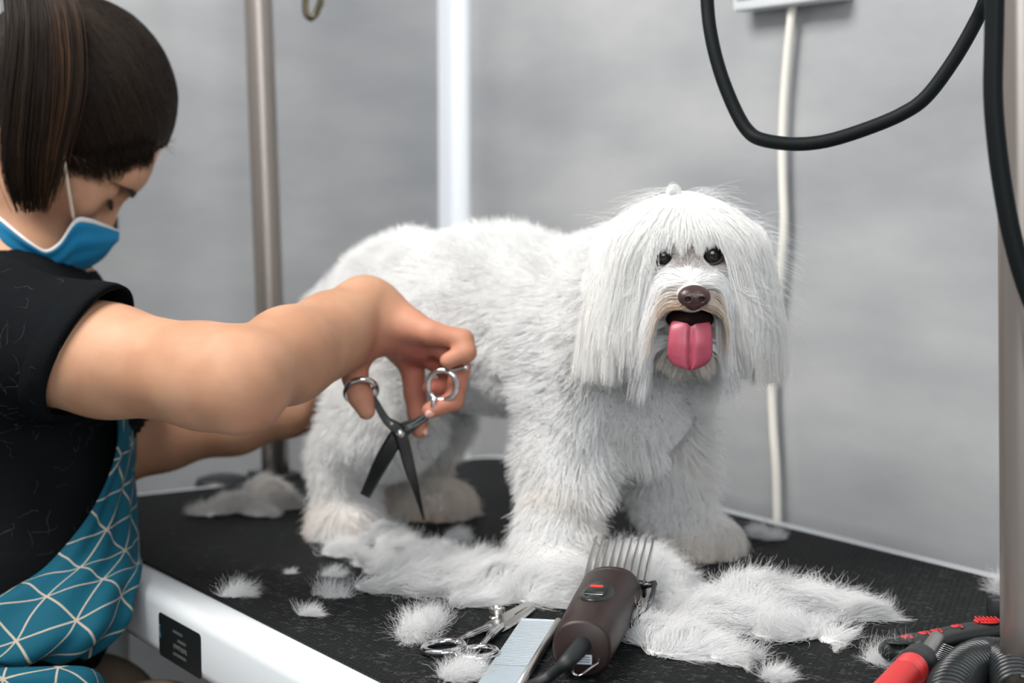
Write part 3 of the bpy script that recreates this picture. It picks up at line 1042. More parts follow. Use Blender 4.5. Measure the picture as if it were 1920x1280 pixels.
# ---------------- black shirt with short sleeves
SH = SDF()
SH.cone(PEL + Vector((0, 0, 0.02)), CH, 0.128, 0.120, 0.06)
SH.ell(CH + Vector((0.012, -0.004, 0.03)), (0.118, 0.172, 0.135), k=0.05)
SH.ell(Vector((-0.475, 1.505, T - 0.01)), (0.112, 0.115, 0.13), k=0.05)
SH.cone(CH + Vector((0, 0, 0.06)), NB + Vector((0, 0, -0.015)), 0.09, 0.060, 0.05)
SH.cone(NB + Vector((0, 0, -0.015)), SR, 0.060, 0.060, 0.04)
SH.cone(NB + Vector((0, 0, -0.015)), SL, 0.060, 0.060, 0.04)
slv = A(230, 672, 1.365)
SH.cone(SR, slv, 0.062, 0.0575, 0.03)
SH.cone(SL, SL + (ELL - SL) * 0.40, 0.062, 0.056, 0.03)
shv, shq = SH.mesh(0.004)
adir = np.array((slv - SR).normalized())
cutn = np.array((0.84, -0.22, -0.42)); cutn /= np.linalg.norm(cutn)
cutp = np.array(A(150, 660, 1.36))
dS = (shv - cutp) @ cutn
armz = (np.linalg.norm(np.cross(shv - np.array(SR), adir), axis=1) < 0.085) & ((shv - np.array(SR)) @ adir > 0.03)
ldir = np.array((ELL - SL).normalized())
dL = (shv - np.array(SL)) @ ldir
armL = (np.linalg.norm(np.cross(shv - np.array(SL), ldir), axis=1) < 0.07) & (dL > 0.085)
torso_keep = shv[:, 1] < 9
drop = (armz & (dS > 0)) | armL | (((shv - np.array(NB)) @ np.array((0.25, 0, 1.0)) > 0.047) & (np.linalg.norm(shv[:, :2] - np.array(NB)[:2], axis=1) < 0.075))
wr_n = vnoise(shv, 0.035, 71) * 0.0035 + vnoise(shv, 0.015, 72) * 0.0012
shv = shv + vert_normals(shv, shq) * wr_n[:, None]
kq = ~drop[shq].any(1)
onb = np.zeros(len(shv), bool); onb[np.unique(shq[~kq])] = True
onk = np.zeros(len(shv), bool); onk[np.unique(shq[kq])] = True
bv_ = onb & onk & armz & (np.abs(dS) < 0.012)
shv[bv_] += adir * (-((shv[bv_] - cutp) @ cutn) / (adir @ cutn))[:, None]
used = np.unique(shq[kq]); remap = np.full(len(shv), -1); remap[used] = np.arange(len(used))
shirt = np_mesh_obj('shirt', shv[used] - P0, remap[shq[kq]], M_shirt, person)
shirt['label'] = 'black short sleeved shirt'
md = shirt.modifiers.new('thick', 'SOLIDIFY'); md.thickness = 0.0025; md.offset = -1
# turned-up sleeve hem: a wide cuff ring around the arm
cr = []
e_a = np.cross(cutn, (0, 0, 1.0)); e_a /= np.linalg.norm(e_a); e_b = np.cross(cutn, e_a)
c_ax = np.array(SR) + adir * ((cutp - np.array(SR)) @ cutn / (adir @ cutn))
for wdt, rad_ in ((-0.026, 0.0610), (-0.025, 0.0626), (-0.006, 0.0622), (0.001, 0.0606), (-0.002, 0.0580), (-0.022, 0.0572)):
    ring = []
    for k in range(48):
        a = 2 * math.pi * k / 48
        # section of the slanted cut through the round sleeve
        dvec = e_a * math.cos(a) + e_b * math.sin(a)
        perp = dvec - adir * (dvec @ adir)
        lenf = 1.0 / np.linalg.norm(perp)
        ring.append(c_ax + dvec * rad_ * lenf + adir * wdt)
    cr.append(ring)
cr = np.array(cr)
cf = [(i * 48 + k, i * 48 + (k + 1) % 48, (i + 1) * 48 + (k + 1) % 48, (i + 1) * 48 + k) for i in range(5) for k in range(48)]
mesh_obj('sleeve_cuff', cr.reshape(-1, 3) - P0, cf, M_shirt, shirt)
# white dog hairs caught on the shirt
SN = vert_normals(shv, shq)
cand = np.flatnonzero((SN[:, 1] < -0.2) & (shv[:, 0] < -0.33) & ~drop)
lh = []
for k in range(420):
    i = hrng.choice(cand); p = shv[i] + SN[i] * 0.0012
    dr = hrng.normal(size=3); pts_ = [p]
    for s in range(7):
        dr = dr + hrng.normal(size=3) * 0.5; dr -= SN[i] * (dr @ SN[i]) * 0.9; dr /= np.linalg.norm(dr)
        pts_.append(pts_[-1] + dr * 0.0035 * (0.4 + hrng.random()))
    lh.append(pts_)
M_loose = hair_mat('loose_dog_hair', (0.13, 0.13, 0.125), 0.7, 0.2, 0.2)
o = strands_obj('loose_hairs', np.array(lh) - P0, 0.00006, 0.00004, M_loose, shirt); o['kind'] = 'stuff'

# ---------------- trousers and shoes
TR = SDF()
kneeR = Vector((-0.315, 1.405, T - 0.155)); kneeL = Vector((-0.40, 1.52, T - 0.165))
hipR = PEL + Vector((0.02, -0.06, -0.03)); hipL = PEL + Vector((0.0, 0.10, -0.03))
TR.ell(PEL + Vector((0, 0.02, -0.02)), (0.135, 0.17, 0.11), k=0.05)
for hp_, kn_ in ((hipR, kneeR), (hipL, kneeL)):
    an = Vector((kn_.x - 0.03, kn_.y - 0.01, 0.10))
    TR.cone(hp_, kn_, 0.085, 0.064, 0.04)
    TR.chain([kn_, Vector((kn_.x, kn_.y, 0.36)), an], [0.062, 0.060, 0.055], 0.03)
tv, tq = TR.mesh(0.005)
tv = tv + vert_normals(tv, tq) * (vnoise(tv, 0.04, 81) * 0.004)[:, None]
tro = np_mesh_obj('trousers', tv - P0, tq, M_trousers, person); tro['label'] = 'brown trousers'
for kn_ in (kneeR, kneeL):
    SHO = SDF()
    SHO.cone((kn_.x - 0.05, kn_.y - 0.01, 0.045), (kn_.x + 0.13, kn_.y + 0.03, 0.034), 0.043, 0.034, 0.03)
    SHO.cone((kn_.x - 0.03, kn_.y - 0.01, 0.045), (kn_.x - 0.03, kn_.y - 0.01, 0.095), 0.042, 0.040, 0.02)
    SHO.ell((kn_.x + 0.04, kn_.y + 0.01, -0.055), (0.3, 0.3, 0.055), k=0.004, op=1)
    v, f = SHO.mesh(0.005)
    np_mesh_obj('shoe', v - P0, f, M_shoe, person)

# ---------------- apron: teal cloth printed with a net of cream triangles
M_apron = mat('teal_apron', (0.005, 0.15, 0.21), 0.8, spec=0.2)
nt, N, L, b = nodes(M_apron)
uvn = N.new('ShaderNodeUVMap')
sep = N.new('ShaderNodeSeparateXYZ'); L.new(uvn.outputs[0], sep.inputs[0])


def mth(op, a=None, b_=None, va=None, vb=None):
    n = N.new('ShaderNodeMath'); n.operation = op
    if a is not None: L.new(a, n.inputs[0])
    if va is not None: n.inputs[0].default_value = va
    if b_ is not None: L.new(b_, n.inputs[1])
    if vb is not None: n.inputs[1].default_value = vb
    return n.outputs[0]


acc = None
CELL = 0.041
for ang in (12, 72, 132):
    cx, cy = math.cos(math.radians(ang)) / CELL, math.sin(math.radians(ang)) / CELL
    s1_ = mth('ADD', mth('MULTIPLY', sep.outputs[0], vb=cx), mth('MULTIPLY', sep.outputs[1], vb=cy))
    fr = mth('ABSOLUTE', mth('SUBTRACT', mth('FRACT', mth('ADD', s1_, vb=0.5)), vb=0.5))
    ln = mth('LESS_THAN', fr, vb=0.022)
    acc = ln if acc is None else mth('MAXIMUM', acc, ln)
mx = N.new('ShaderNodeMix'); mx.data_type = 'RGBA'
L.new(acc, mx.inputs[0])
mx.inputs[6].default_value = (0.0018, 0.066, 0.104, 1); mx.inputs[7].default_value = (0.34, 0.295, 0.235, 1)
L.new(mx.outputs[2], b.inputs['Base Color'])
bump(M_apron, 35, 0.25, 0.003)

rows = [
    [(214, 745, 1.462), (228, 742, 1.485), (243, 742, 1.52), (252, 745, 1.58), (235, 745, 1.66)],
    [(223, 785, 1.458), (236, 782, 1.480), (248, 784, 1.52), (254, 790, 1.58), (235, 790, 1.66)],
    [(222, 832, 1.448), (238, 832, 1.470), (251, 836, 1.51), (256, 840, 1.57), (232, 842, 1.65)],
    [(194, 915, 1.428), (222, 912, 1.450), (246, 908, 1.48), (258, 905, 1.53), (228, 905, 1.63)],
    [(150, 990, 1.402), (196, 984, 1.420), (236, 975, 1.450), (257, 968, 1.50), (226, 965, 1.60)],
    [(88, 1056, 1.380), (160, 1048, 1.390), (228, 1036, 1.420), (262, 1030, 1.47), (222, 1030, 1.55)],
    [(0, 1112, 1.355), (105, 1100, 1.360), (200, 1086, 1.385), (264, 1066, 1.425), (232, 1075, 1.47)],
    [(-90, 1150, 1.340), (60, 1150, 1.340), (180, 1135, 1.360), (250, 1118, 1.400), (232, 1115, 1.43)],
    [(-120, 1200, 1.325), (40, 1200, 1.322), (165, 1185, 1.342), (240, 1165, 1.385), (228, 1155, 1.41)],
    [(-140, 1240, 1.318), (20, 1238, 1.315), (130, 1228, 1.335), (200, 1208, 1.372), (205, 1195, 1.40)],
    [(-150, 1256, 1.322), (10, 1252, 1.322), (95, 1246, 1.340), (150, 1236, 1.368), (165, 1225, 1.39)],
]
RW = [catmull([np.array(A(*p)) for p in r], 14) for r in rows]
cols = [catmull([RW[i][j] for i in range(len(RW))], 8) for j in range(len(RW[0]))]
AG = np.array(cols)                                   # columns x rows x 3
na, nb_ = AG.shape[:2]
# wrinkles: displaced along the sheet's normal
du = np.gradient(AG, axis=0); dv_ = np.gradient(AG, axis=1)
an_ = np.cross(du, dv_); an_ /= np.linalg.norm(an_, axis=-1)[..., None] + 1e-9
if an_[na // 3, nb_ // 2, 1] > 0: an_ = -an_
aw = np.linspace(0, 1, nb_)[None, :]
fold = np.sin(np.linspace(0, 26, na)[:, None] + 2.0 * vnoise(AG, 0.06, 91)) * 0.0022 * (0.4 + aw) + vnoise(AG, 0.035, 92) * 0.0026
AG = AG + an_ * fold[..., None]
ul = np.cumsum(np.concatenate([np.zeros((1, nb_)), np.linalg.norm(np.diff(AG, axis=0), axis=-1)], 0), 0)
vl = np.cumsum(np.concatenate([np.zeros((na, 1)), np.linalg.norm(np.diff(AG, axis=1), axis=-1)], 1), 1)
fcs = [(i * nb_ + j, i * nb_ + j + 1, (i + 1) * nb_ + j + 1, (i + 1) * nb_ + j) for i in range(na - 1) for j in range(nb_ - 1)]
apr = mesh_obj('apron', AG.reshape(-1, 3) - P0, fcs, M_apron, person)
apr['label'] = 'teal apron printed with cream triangle lines'
uvl = apr.data.uv_layers.new(name='UVMap')
ucen = ul - ul[na // 2][None, :]
UV = np.stack([ucen, vl.mean(0)[None].repeat(na, 0)], -1).reshape(-1, 2)
li = np.empty(len(apr.data.loops), np.int32); apr.data.loops.foreach_get('vertex_index', li)
uvl.data.foreach_set('uv', UV[li].astype(np.float32).ravel())
md = apr.modifiers.new('thick', 'SOLIDIFY'); md.thickness = 0.002; md.offset = -1
# second layer of the skirt lying over the thigh at the bottom
rows2 = [
    [(-150, 1252, 1.300), (0, 1251, 1.298), (80, 1249, 1.300), (150, 1248, 1.318), (178, 1256, 1.345)],
    [(-150, 1275, 1.285), (0, 1272, 1.283), (90, 1270, 1.286), (165, 1268, 1.305), (192, 1270, 1.335)],
    [(-150, 1320, 1.280), (0, 1318, 1.278), (95, 1316, 1.282), (175, 1310, 1.300), (205, 1305, 1.330)],
    [(-150, 1400, 1.285), (0, 1396, 1.283), (95, 1392, 1.286), (178, 1385, 1.302), (208, 1375, 1.330)],
]
RW2 = [catmull([np.array(A(*p)) for p in r], 10) for r in rows2]
A2 = np.array([catmull([RW2[i][j] for i in range(4)], 6) for j in range(len(RW2[0]))])
A2 = A2 + (vnoise(A2, 0.03, 95) * 0.002)[..., None] * np.array((0, -1, 0))
n2, m2 = A2.shape[:2]
f2 = [(i * m2 + j, i * m2 + j + 1, (i + 1) * m2 + j + 1, (i + 1) * m2 + j) for i in range(n2 - 1) for j in range(m2 - 1)]
ap2 = mesh_obj('apron_skirt', A2.reshape(-1, 3) - P0, f2, M_apron, apr)
ul2 = np.cumsum(np.concatenate([np.zeros((1, m2)), np.linalg.norm(np.diff(A2, axis=0), axis=-1)], 0), 0)
vl2 = np.cumsum(np.concatenate([np.zeros((n2, 1)), np.linalg.norm(np.diff(A2, axis=1), axis=-1)], 1), 1)
UV2 = np.stack([ul2 + 0.013, vl2.mean(0)[None].repeat(n2, 0)], -1).reshape(-1, 2)
uvl = ap2.data.uv_layers.new(name='UVMap')
li = np.empty(len(ap2.data.loops), np.int32); ap2.data.loops.foreach_get('vertex_index', li)
uvl.data.foreach_set('uv', UV2[li].astype(np.float32).ravel())
md = ap2.modifiers.new('thick', 'SOLIDIFY'); md.thickness = 0.002; md.offset = -1

# ---------------- the stool the groomer sits on
stool = empty('stool', Vector((PEL.x - 0.03, PEL.y + 0.02, 0)))
tag(stool, 'round black stool under the seated groomer', 'stool')
v, f = lathe([(0.02, T - 0.285), (0.15, T - 0.285), (0.165, T - 0.270), (0.165, T - 0.252), (0.15, T - 0.240), (0.02, T - 0.238)], 40)
mesh_obj('seat', v, f, M_black_plastic, stool)
v, f = lathe([(0.025, 0.10), (0.025, T - 0.285)], 20); mesh_obj('column', v, f, M_chrome, stool)
for k in range(5):
    a = 2 * math.pi * k / 5
    leg_o = tube_obj('leg', [(0, 0, 0.10), (0.12 * math.cos(a), 0.12 * math.sin(a), 0.075), (0.22 * math.cos(a), 0.22 * math.sin(a), 0.05)], [0.018, 0.015, 0.012], M_chrome, stool, seg=12)
    bm = uv_sphere = bmesh.new(); bmesh.ops.create_uvsphere(bm, u_segments=14, v_segments=8, radius=0.024)
    for v_ in bm.verts: v_.co += Vector((0.22 * math.cos(a), 0.22 * math.sin(a), 0.024))
    bm_obj('caster', bm, M_black_plastic, leg_o)

# ---------------- scissors in the working hand
def sc_w(px, py, Y): return np.array(A(px, py, Y))
piv = sc_w(750, 812, 1.462)
scis = empty('grooming_scissors', Vector(piv)); tag(scis, 'open steel scissors held in the groomer\'s right hand', 'scissors')
SC0 = np.array(scis.location)
M_blade = mat('blade_steel', (0.10, 0.105, 0.10), 0.30, 0.9)


def blade(points, widths, th, nrm):
    """Flat blade through points with half widths, thickness th along nrm."""
    c = catmull(points, 6); w = np.interp(np.linspace(0, 1, len(c)), np.linspace(0, 1, len(widths)), widths)
    nrm = np.array(nrm, float); nrm /= np.linalg.norm(nrm)
    tg = np.gradient(c, axis=0); tg /= np.linalg.norm(tg, axis=1)[:, None]
    sd = np.cross(nrm, tg); sd /= np.linalg.norm(sd, axis=1)[:, None]
    vs, fs = [], []
    for i in range(len(c)):
        for a, bb in ((-1, -0.35), (-0.7, 0.5), (0.7, 0.5), (1, 0.0), (0.6, -0.5), (-0.6, -0.5)):
            vs.append(c[i] + sd[i] * w[i] * a + nrm * th * bb)
    for i in range(len(c) - 1):
        for k in range(6):
            l = (k + 1) % 6
            fs.append((i * 6 + k, i * 6 + l, (i + 1) * 6 + l, (i + 1) * 6 + k))
    fs.append(tuple(range(6))[::-1]); fs.append(tuple((len(c) - 1) * 6 + k for k in range(6)))
    return vs, fs


nr_ = (0.05, -1, 0.1)
off = np.array((0, 0.0014, 0))
# half one: thumb ring, shank, blade to the lower right
v, f = blade([p - SC0 for p in (sc_w(700, 745, 1.452), sc_w(724, 786, 1.458), piv, sc_w(772, 890, 1.475), sc_w(795, 975, 1.495))], [0.0028, 0.0036, 0.0062, 0.0048, 0.0010], 0.0030, nr_)
mesh_obj('blade', np.array(v) - off, f, M_blade, scis, smooth=False)
v, f = blade([p - SC0 for p in (sc_w(806, 776, 1.452), sc_w(782, 792, 1.458), piv, sc_w(718, 862, 1.472), sc_w(684, 930, 1.490))], [0.0028, 0.0042, 0.0075, 0.0072, 0.0050], 0.0030, nr_)
mesh_obj('blade', np.array(v) + off, f, M_blade, scis, smooth=False)
# finger rings
ringA = [sc_w(677 + 29 * math.cos(a), 733 + 22 * math.sin(a) - 3 * math.cos(a), 1.453 + 0.017 * math.sin(a)) - SC0 for a in np.linspace(0, 6.283, 33)[:-1]]
tube_obj('finger_ring', ringA, 0.0026, M_chrome, scis, seg=10, closed=True)
ringB = [sc_w(829 + 27 * math.cos(a), 722 + 28 * math.sin(a), 1.441 + 0.003 * math.sin(a) - 0.004 * math.cos(a)) - SC0 for a in np.linspace(0, 6.283, 33)[:-1]]
tube_obj('finger_ring', ringB, 0.0025, M_chrome, scis, seg=10, closed=True)
tube_obj('shank', catmull([sc_w(704, 722, 1.450) - SC0, sc_w(700, 742, 1.452) - SC0, sc_w(712, 768, 1.455) - SC0, sc_w(735, 795, 1.459) - SC0], 5), [0.0022] * 15 + [0.0034], M_chrome, scis, seg=10)
tube_obj('shank', catmull([sc_w(814, 746, 1.440) - SC0, sc_w(808, 768, 1.440) - SC0, sc_w(790, 788, 1.450) - SC0, sc_w(764, 802, 1.460) - SC0], 5), [0.0022] * 15 + [0.0036], M_chrome, scis, seg=10)
tube_obj('finger_rest', catmull([sc_w(838, 697, 1.438) - SC0, sc_w(856, 691, 1.434) - SC0, sc_w(876, 688, 1.430) - SC0], 5), 0.0023, M_chrome, scis, seg=10)
v, f = lathe([(0.0001, -0.004), (0.0042, -0.0036), (0.0042, 0.0036), (0.0001, 0.004)], 18)
mesh_obj('pivot_screw', [Matrix.Rotation(math.pi / 2, 3, 'X') @ Vector(p) for p in v], f, M_satin, scis)
# ------------------------------------------------------------------ the dog
def Wp(x, y, z):
    return (x, y, T + z)


M_fur = hair_mat('white_fur', (0.88, 0.88, 0.875), 0.7, 0.15, 0.3)
M_dogskin = mat('dog_undercoat', (0.84, 0.83, 0.81), 0.9, spec=0.1)
M_nose = mat('dog_nose', (0.045, 0.022, 0.020), 0.33, spec=0.6)
bump(M_nose, 900, 0.35, 0.0004, kind='voronoi')
M_eye = mat('dog_eye', (0.008, 0.006, 0.005), 0.06, spec=0.8)
M_lid = mat('dog_eye_rim', (0.035, 0.022, 0.018), 0.5)
M_mouth = mat('dog_mouth', (0.012, 0.005, 0.005), 0.9, spec=0.05)
M_tongue = mat('dog_tongue', (0.55, 0.10, 0.14), 0.38, spec=0.5, sss=0.15)
vary(M_tongue, (0.29, 0.045, 0.078), (0.40, 0.075, 0.110), 60)
bump(M_tongue, 700, 0.25, 0.0004)

dog = empty('dog', Wp(0.0, 1.57, 0))
tag(dog, 'small fluffy white dog with its tongue out standing on the grooming table', 'dog')
DOG0 = np.array(dog.location)

D = SDF()
rump, chest = (-0.100, 1.670, T + 0.214), (0.085, 1.505, T + 0.213)
D.cone(rump, chest, 0.072, 0.074, 0.03)
D.ell((-0.098, 1.668, T + 0.205), (0.078, 0.070, 0.078), k=0.03)
D.ell((0.098, 1.495, T + 0.188), (0.066, 0.066, 0.083), k=0.03)
D.ell((-0.02, 1.60, T + 0.225), (0.085, 0.075, 0.066), k=0.03)
HD = np.array((0.1455, 1.402, T + 0.277))                 # middle of the skull
HS = SDF()
HS.cone((0.10, 1.475, T + 0.235), (0.138, 1.425, T + 0.262), 0.060, 0.050, 0.03)
HS.ell(HD + (0, 0, 0.005), (0.051, 0.050, 0.057), k=0.02)
HS.cone(HD + (0.0, -0.030, -0.016), HD + (0.0005, -0.068, -0.0165), 0.026, 0.0138, 0.016)     # muzzle
HS.cone(HD + (0.001, -0.028, -0.046), HD + (0.001, -0.056, -0.052), 0.016, 0.010, 0.012)      # lower jaw
for sx in (-1, 1):                                       # cheeks, brows, ear flaps
    HS.ell(HD + (sx * 0.030, -0.020, -0.022), (0.024, 0.026, 0.022), k=0.014)
    HS.ell(HD + (sx * 0.0203, -0.037, 0.0155), (0.0105, 0.010, 0.0095), k=0.006, op=1)
    HS.ell(HD + (sx * 0.060, 0.012, -0.006), (0.013, 0.026, 0.042), k=0.012)
D.p += HS.p
# legs
D.chain([Wp(0.060, 1.475, 0.170), Wp(0.046, 1.462, 0.105), Wp(0.041, 1.440, 0.045), Wp(0.037, 1.425, 0.022)], [0.044, 0.030, 0.024, 0.024], 0.016)
D.ell(Wp(0.037, 1.412, 0.019), (0.026, 0.033, 0.019), k=0.012)
D.chain([Wp(0.125, 1.545, 0.160), Wp(0.136, 1.562, 0.095), Wp(0.154, 1.557, 0.045), Wp(0.166, 1.548, 0.022)], [0.042, 0.030, 0.024, 0.024], 0.016)
D.ell(Wp(0.180, 1.538, 0.019), (0.034, 0.027, 0.019), k=0.012)
D.chain([Wp(-0.108, 1.635, 0.190), Wp(-0.122, 1.600, 0.125), Wp(-0.166, 1.640, 0.080), Wp(-0.168, 1.632, 0.025)], [0.056, 0.044, 0.026, 0.023], 0.018)
D.ell(Wp(-0.166, 1.618, 0.019), (0.026, 0.032, 0.019), k=0.012)
D.chain([Wp(-0.088, 1.705, 0.180), Wp(-0.092, 1.702, 0.115), Wp(-0.114, 1.738, 0.075), Wp(-0.102, 1.722, 0.025)], [0.050, 0.037, 0.026, 0.024], 0.018)
D.ell(Wp(-0.078, 1.712, 0.019), (0.034, 0.029, 0.019), k=0.012)
# tail, hanging down behind
D.chain([Wp(-0.172, 1.722, 0.235), Wp(-0.196, 1.742, 0.215), Wp(-0.200, 1.750, 0.165)], [0.018, 0.015, 0.010], 0.014)

DV, DQ = D.mesh(0.003)
DV[:, 2] = np.maximum(DV[:, 2], T + 0.0006)
skin = np_mesh_obj('body', DV - DOG0, DQ, M_dogskin, dog)

# face pieces
EYES = [(-1, HD + (-0.0203, -0.0375, 0.0150)), (1, HD + (0.0203, -0.0375, 0.0165))]


def uv_ball(c, r, seg=24, ring=14, squash=(1, 1, 1)):
    bm = bmesh.new(); bmesh.ops.create_uvsphere(bm, u_segments=seg, v_segments=ring, radius=r)
    for v in bm.verts: v.co = Vector((v.co.x * squash[0] + c[0], v.co.y * squash[1] + c[1], v.co.z * squash[2] + c[2]))
    return bm


for sx, e in EYES:
    eo = bm_obj('eye', uv_ball(e - DOG0, 0.0088), M_eye, dog)
    eo['label'] = 'dark round eye'
    ring = [np.array(e) - DOG0 + np.array((0.0092 * math.cos(a), -0.0040, 0.0082 * math.sin(a))) for a in np.linspace(0, 6.283, 25)[:-1]]
    tube_obj('eye_rim', ring, 0.0018, M_lid, eo, seg=8, closed=True)
# nose with two nostrils
NC = HD + (0.0010, -0.0835, -0.0155)
NS = SDF()
NS.ell(NC, (0.0118, 0.0085, 0.0092), k=0.003)
NS.ell(NC + (0, 0.004, -0.006), (0.0060, 0.0070, 0.0060), k=0.004)
for sx in (-1, 1):
    NS.ell(NC + (sx * 0.0062, -0.0028, -0.0005), (0.0068, 0.0062, 0.0064), k=0.004)
    NS.ell(NC + (sx * 0.0056, -0.0092, -0.0022), (0.0024, 0.0045, 0.0019), k=0.0012, op=1)
NS.cone(NC + (0, -0.0098, -0.0100), NC + (0, -0.0098, 0.001), 0.0009, 0.0005, k=0.001, op=1)
nv, nq = NS.mesh(0.0006)
no = np_mesh_obj('nose', nv - DOG0, nq, M_nose, dog)
no['label'] = 'dark brown nose'
# mouth lining behind the tongue
MS = SDF()
MS.ell(HD + (0.001, -0.055, -0.0365), (0.0198, 0.0215, 0.0100), k=0.004)
mv, mq = MS.mesh(0.0015)
mo = np_mesh_obj('mouth_lining', mv - DOG0, mq, M_mouth, dog)
# tongue: a grooved strap over the lower jaw
tp = [HD + (0.0005, -0.048, -0.036), HD + (0.0005, -0.062, -0.0345), HD + (0.0, -0.073, -0.040), HD + (-0.0005, -0.0765, -0.052), HD + (-0.0008, -0.0765, -0.064), HD + (-0.001, -0.0755, -0.0765)]
tw_ = [0.0120, 0.0150, 0.0172, 0.0182, 0.0184, 0.0145]
path = catmull(tp, 8); W = np.interp(np.linspace(0, 1, len(path)), np.linspace(0, 1, 6), tw_)
tend = np.linspace(0, 1, len(path))
W = W * np.sqrt(np.clip(1 - np.clip((tend - 0.86) / 0.14, 0, 1) ** 2, 0.02, 1))
vs, fs = [], []
nu = 33
for side in (1, -1):
    for i, p in enumerate(path):
        tg = path[min(i + 1, len(path) - 1)] - path[max(i - 1, 0)]; tg /= np.linalg.norm(tg)
        nrm = np.cross((1, 0, 0), tg); nrm /= np.linalg.norm(nrm)
        nrm = nrm if nrm[1] < 0 or (abs(nrm[1]) < 0.5 and nrm[2] > 0) else -nrm
        for j in range(nu):
            s = (j / (nu - 1)) * 2 - 1
            th = 0.0034 * math.sqrt(max(1 - s * s, 0)) * (0.35 + 0.65 * min(W[i] / 0.012, 1))
            gro = -0.0040 * math.exp(-(s / 0.13) ** 2) * (0.3 + 0.7 * tend[i]) if side == 1 else 0
            cup = 0.0022 * s * s
            vs.append(p - DOG0 + np.array((1, 0, 0)) * s * W[i] + nrm * (side * th + gro * (th > 0.001) - cup))
NP = len(path)
for sd in (0, 1):
    for i in range(NP - 1):
        for j in range(nu - 1):
            a = sd * NP * nu + i * nu + j
            q = (a, a + 1, a + nu + 1, a + nu)
            fs.append(q if sd == 0 else q[::-1])
for i in range(NP - 1):
    for j in (0, nu - 1):
        a, b_ = i * nu + j, NP * nu + i * nu + j
        fs.append((a, a + nu, b_ + nu, b_))
for i in (0, NP - 1):
    for j in range(nu - 1):
        a, b_ = i * nu + j, NP * nu + i * nu + j
        fs.append((a, a + 1, b_ + 1, b_))
bm = bmesh.new()
bv = [bm.verts.new(v) for v in vs]
for q in fs:
    try: bm.faces.new([bv[k] for k in q])
    except ValueError: pass
bmesh.ops.remove_doubles(bm, verts=bm.verts, dist=0.0002)
to = bm_obj('tongue', bm, M_tongue, dog); to['label'] = 'pink tongue hanging out'

# ---------------- fur
rng = np.random.default_rng(3)
FWD = np.array((0.772, -0.635, 0.0))


def mixdir(*a):
    v = sum(np.asarray(x, float) * w for x, w in a)
    return v



def cut_strands(S, test, rng):
    """Trim each strand where it first meets the region, as scissors would, and spread its points over what is left."""
    n, m = S.shape[:2]
    k = 4
    tt = np.linspace(0, m - 1, (m - 1) * k + 1)
    i0 = np.minimum(tt.astype(int), m - 2); f = tt - i0
    fine = S[:, i0] * (1 - f)[None, :, None] + S[:, i0 + 1] * f[None, :, None]
    bad = test(fine)
    first = np.where(bad.any(1), bad.argmax(1), fine.shape[1] - 1).astype(float)
    ok = first > 1.5
    S, fine, first = S[ok], fine[ok], first[ok]
    pos = first[:, None] * np.linspace(0, 1, m)[None]
    j0 = np.minimum(pos.astype(int), fine.shape[1] - 2); ff = (pos - j0)[..., None]
    r = np.arange(len(S))[:, None]
    return fine[r, j0] * (1 - ff) + fine[r, j0 + 1] * ff, ok


# --- body coat
DN = vert_normals(DV, DQ)
P, Nn = surf_points(DV, DQ, 190000, rng, DN)
q = P - HD
z = P[:, 2] - T
head_zone = (np.linalg.norm(q / (0.084, 0.115, 0.068), axis=1) < 1) & (q[:, 2] > -0.058) & (q[:, 1] < 0.030)
keep = ~head_zone & (z > 0.004)
P, Nn = P[keep], Nn[keep]
P, Nn = P[Nn[:, 2] > -0.97], Nn[Nn[:, 2] > -0.97]
z = P[:, 2] - T
front = (P - np.array(chest)) @ FWD                       # >0 ahead of the chest
leg = z < 0.12
paw = z < 0.032
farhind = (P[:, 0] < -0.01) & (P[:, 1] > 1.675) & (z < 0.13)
rnd = rng.random(len(P))
L_ = np.where(leg, 0.021, 0.019) * (0.7 + 0.6 * rnd)
L_ = np.where((front > 0.015) & (z > 0.08) & (z < 0.24), 0.034 * (0.7 + 0.5 * rnd), L_)
L_ = np.where(~leg & (Nn[:, 2] < -0.3), 0.016, L_)
L_ = np.where(paw, 0.014 + 0.013 * rnd, L_)
L_ = np.where(farhind, 0.024 * (0.7 + 0.5 * rnd), L_)
lw_ = np.clip((0.15 - z) / 0.06, 0, 1)[:, None]
L_ *= 1 + 0.25 * vnoise(P, 0.03, 3)


def comb_body(p, n):
    down = np.array((0, 0, -1.0)); back = -FWD
    w = vnoise(p, 0.020, 5)[:, None] * np.array((0.5, 0.3, 0.2)) + vnoise(p, 0.011, 9)[:, None] * np.array((0.2, -0.4, 0.3))
    d_trunk = back * 0.35 + down * 0.35 + w * 0.55 + n * 0.8
    d_leg = down * 0.85 + w * 0.5 + n * 0.5
    return d_trunk * (1 - lw_) + d_leg * lw_


S = grow(P, Nn, L_, comb_body, steps=5, stiff=0.5, lift=0.75, jitter=0.30, curl=0.22, rng=rng, floor=T + 0.001)
S = clump(S, 9000, 0.32, rng, 1.2)
tint = np.ones((len(P), 3))
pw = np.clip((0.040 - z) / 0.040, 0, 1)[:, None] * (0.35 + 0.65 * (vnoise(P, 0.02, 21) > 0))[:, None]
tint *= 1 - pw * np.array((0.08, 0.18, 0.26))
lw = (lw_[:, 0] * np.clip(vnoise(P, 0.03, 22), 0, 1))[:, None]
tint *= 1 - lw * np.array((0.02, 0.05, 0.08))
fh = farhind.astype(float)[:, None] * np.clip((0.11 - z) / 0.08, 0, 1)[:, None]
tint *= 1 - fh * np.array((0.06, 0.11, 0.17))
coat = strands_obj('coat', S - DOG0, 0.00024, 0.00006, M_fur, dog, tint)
coat['label'] = 'white trimmed coat'

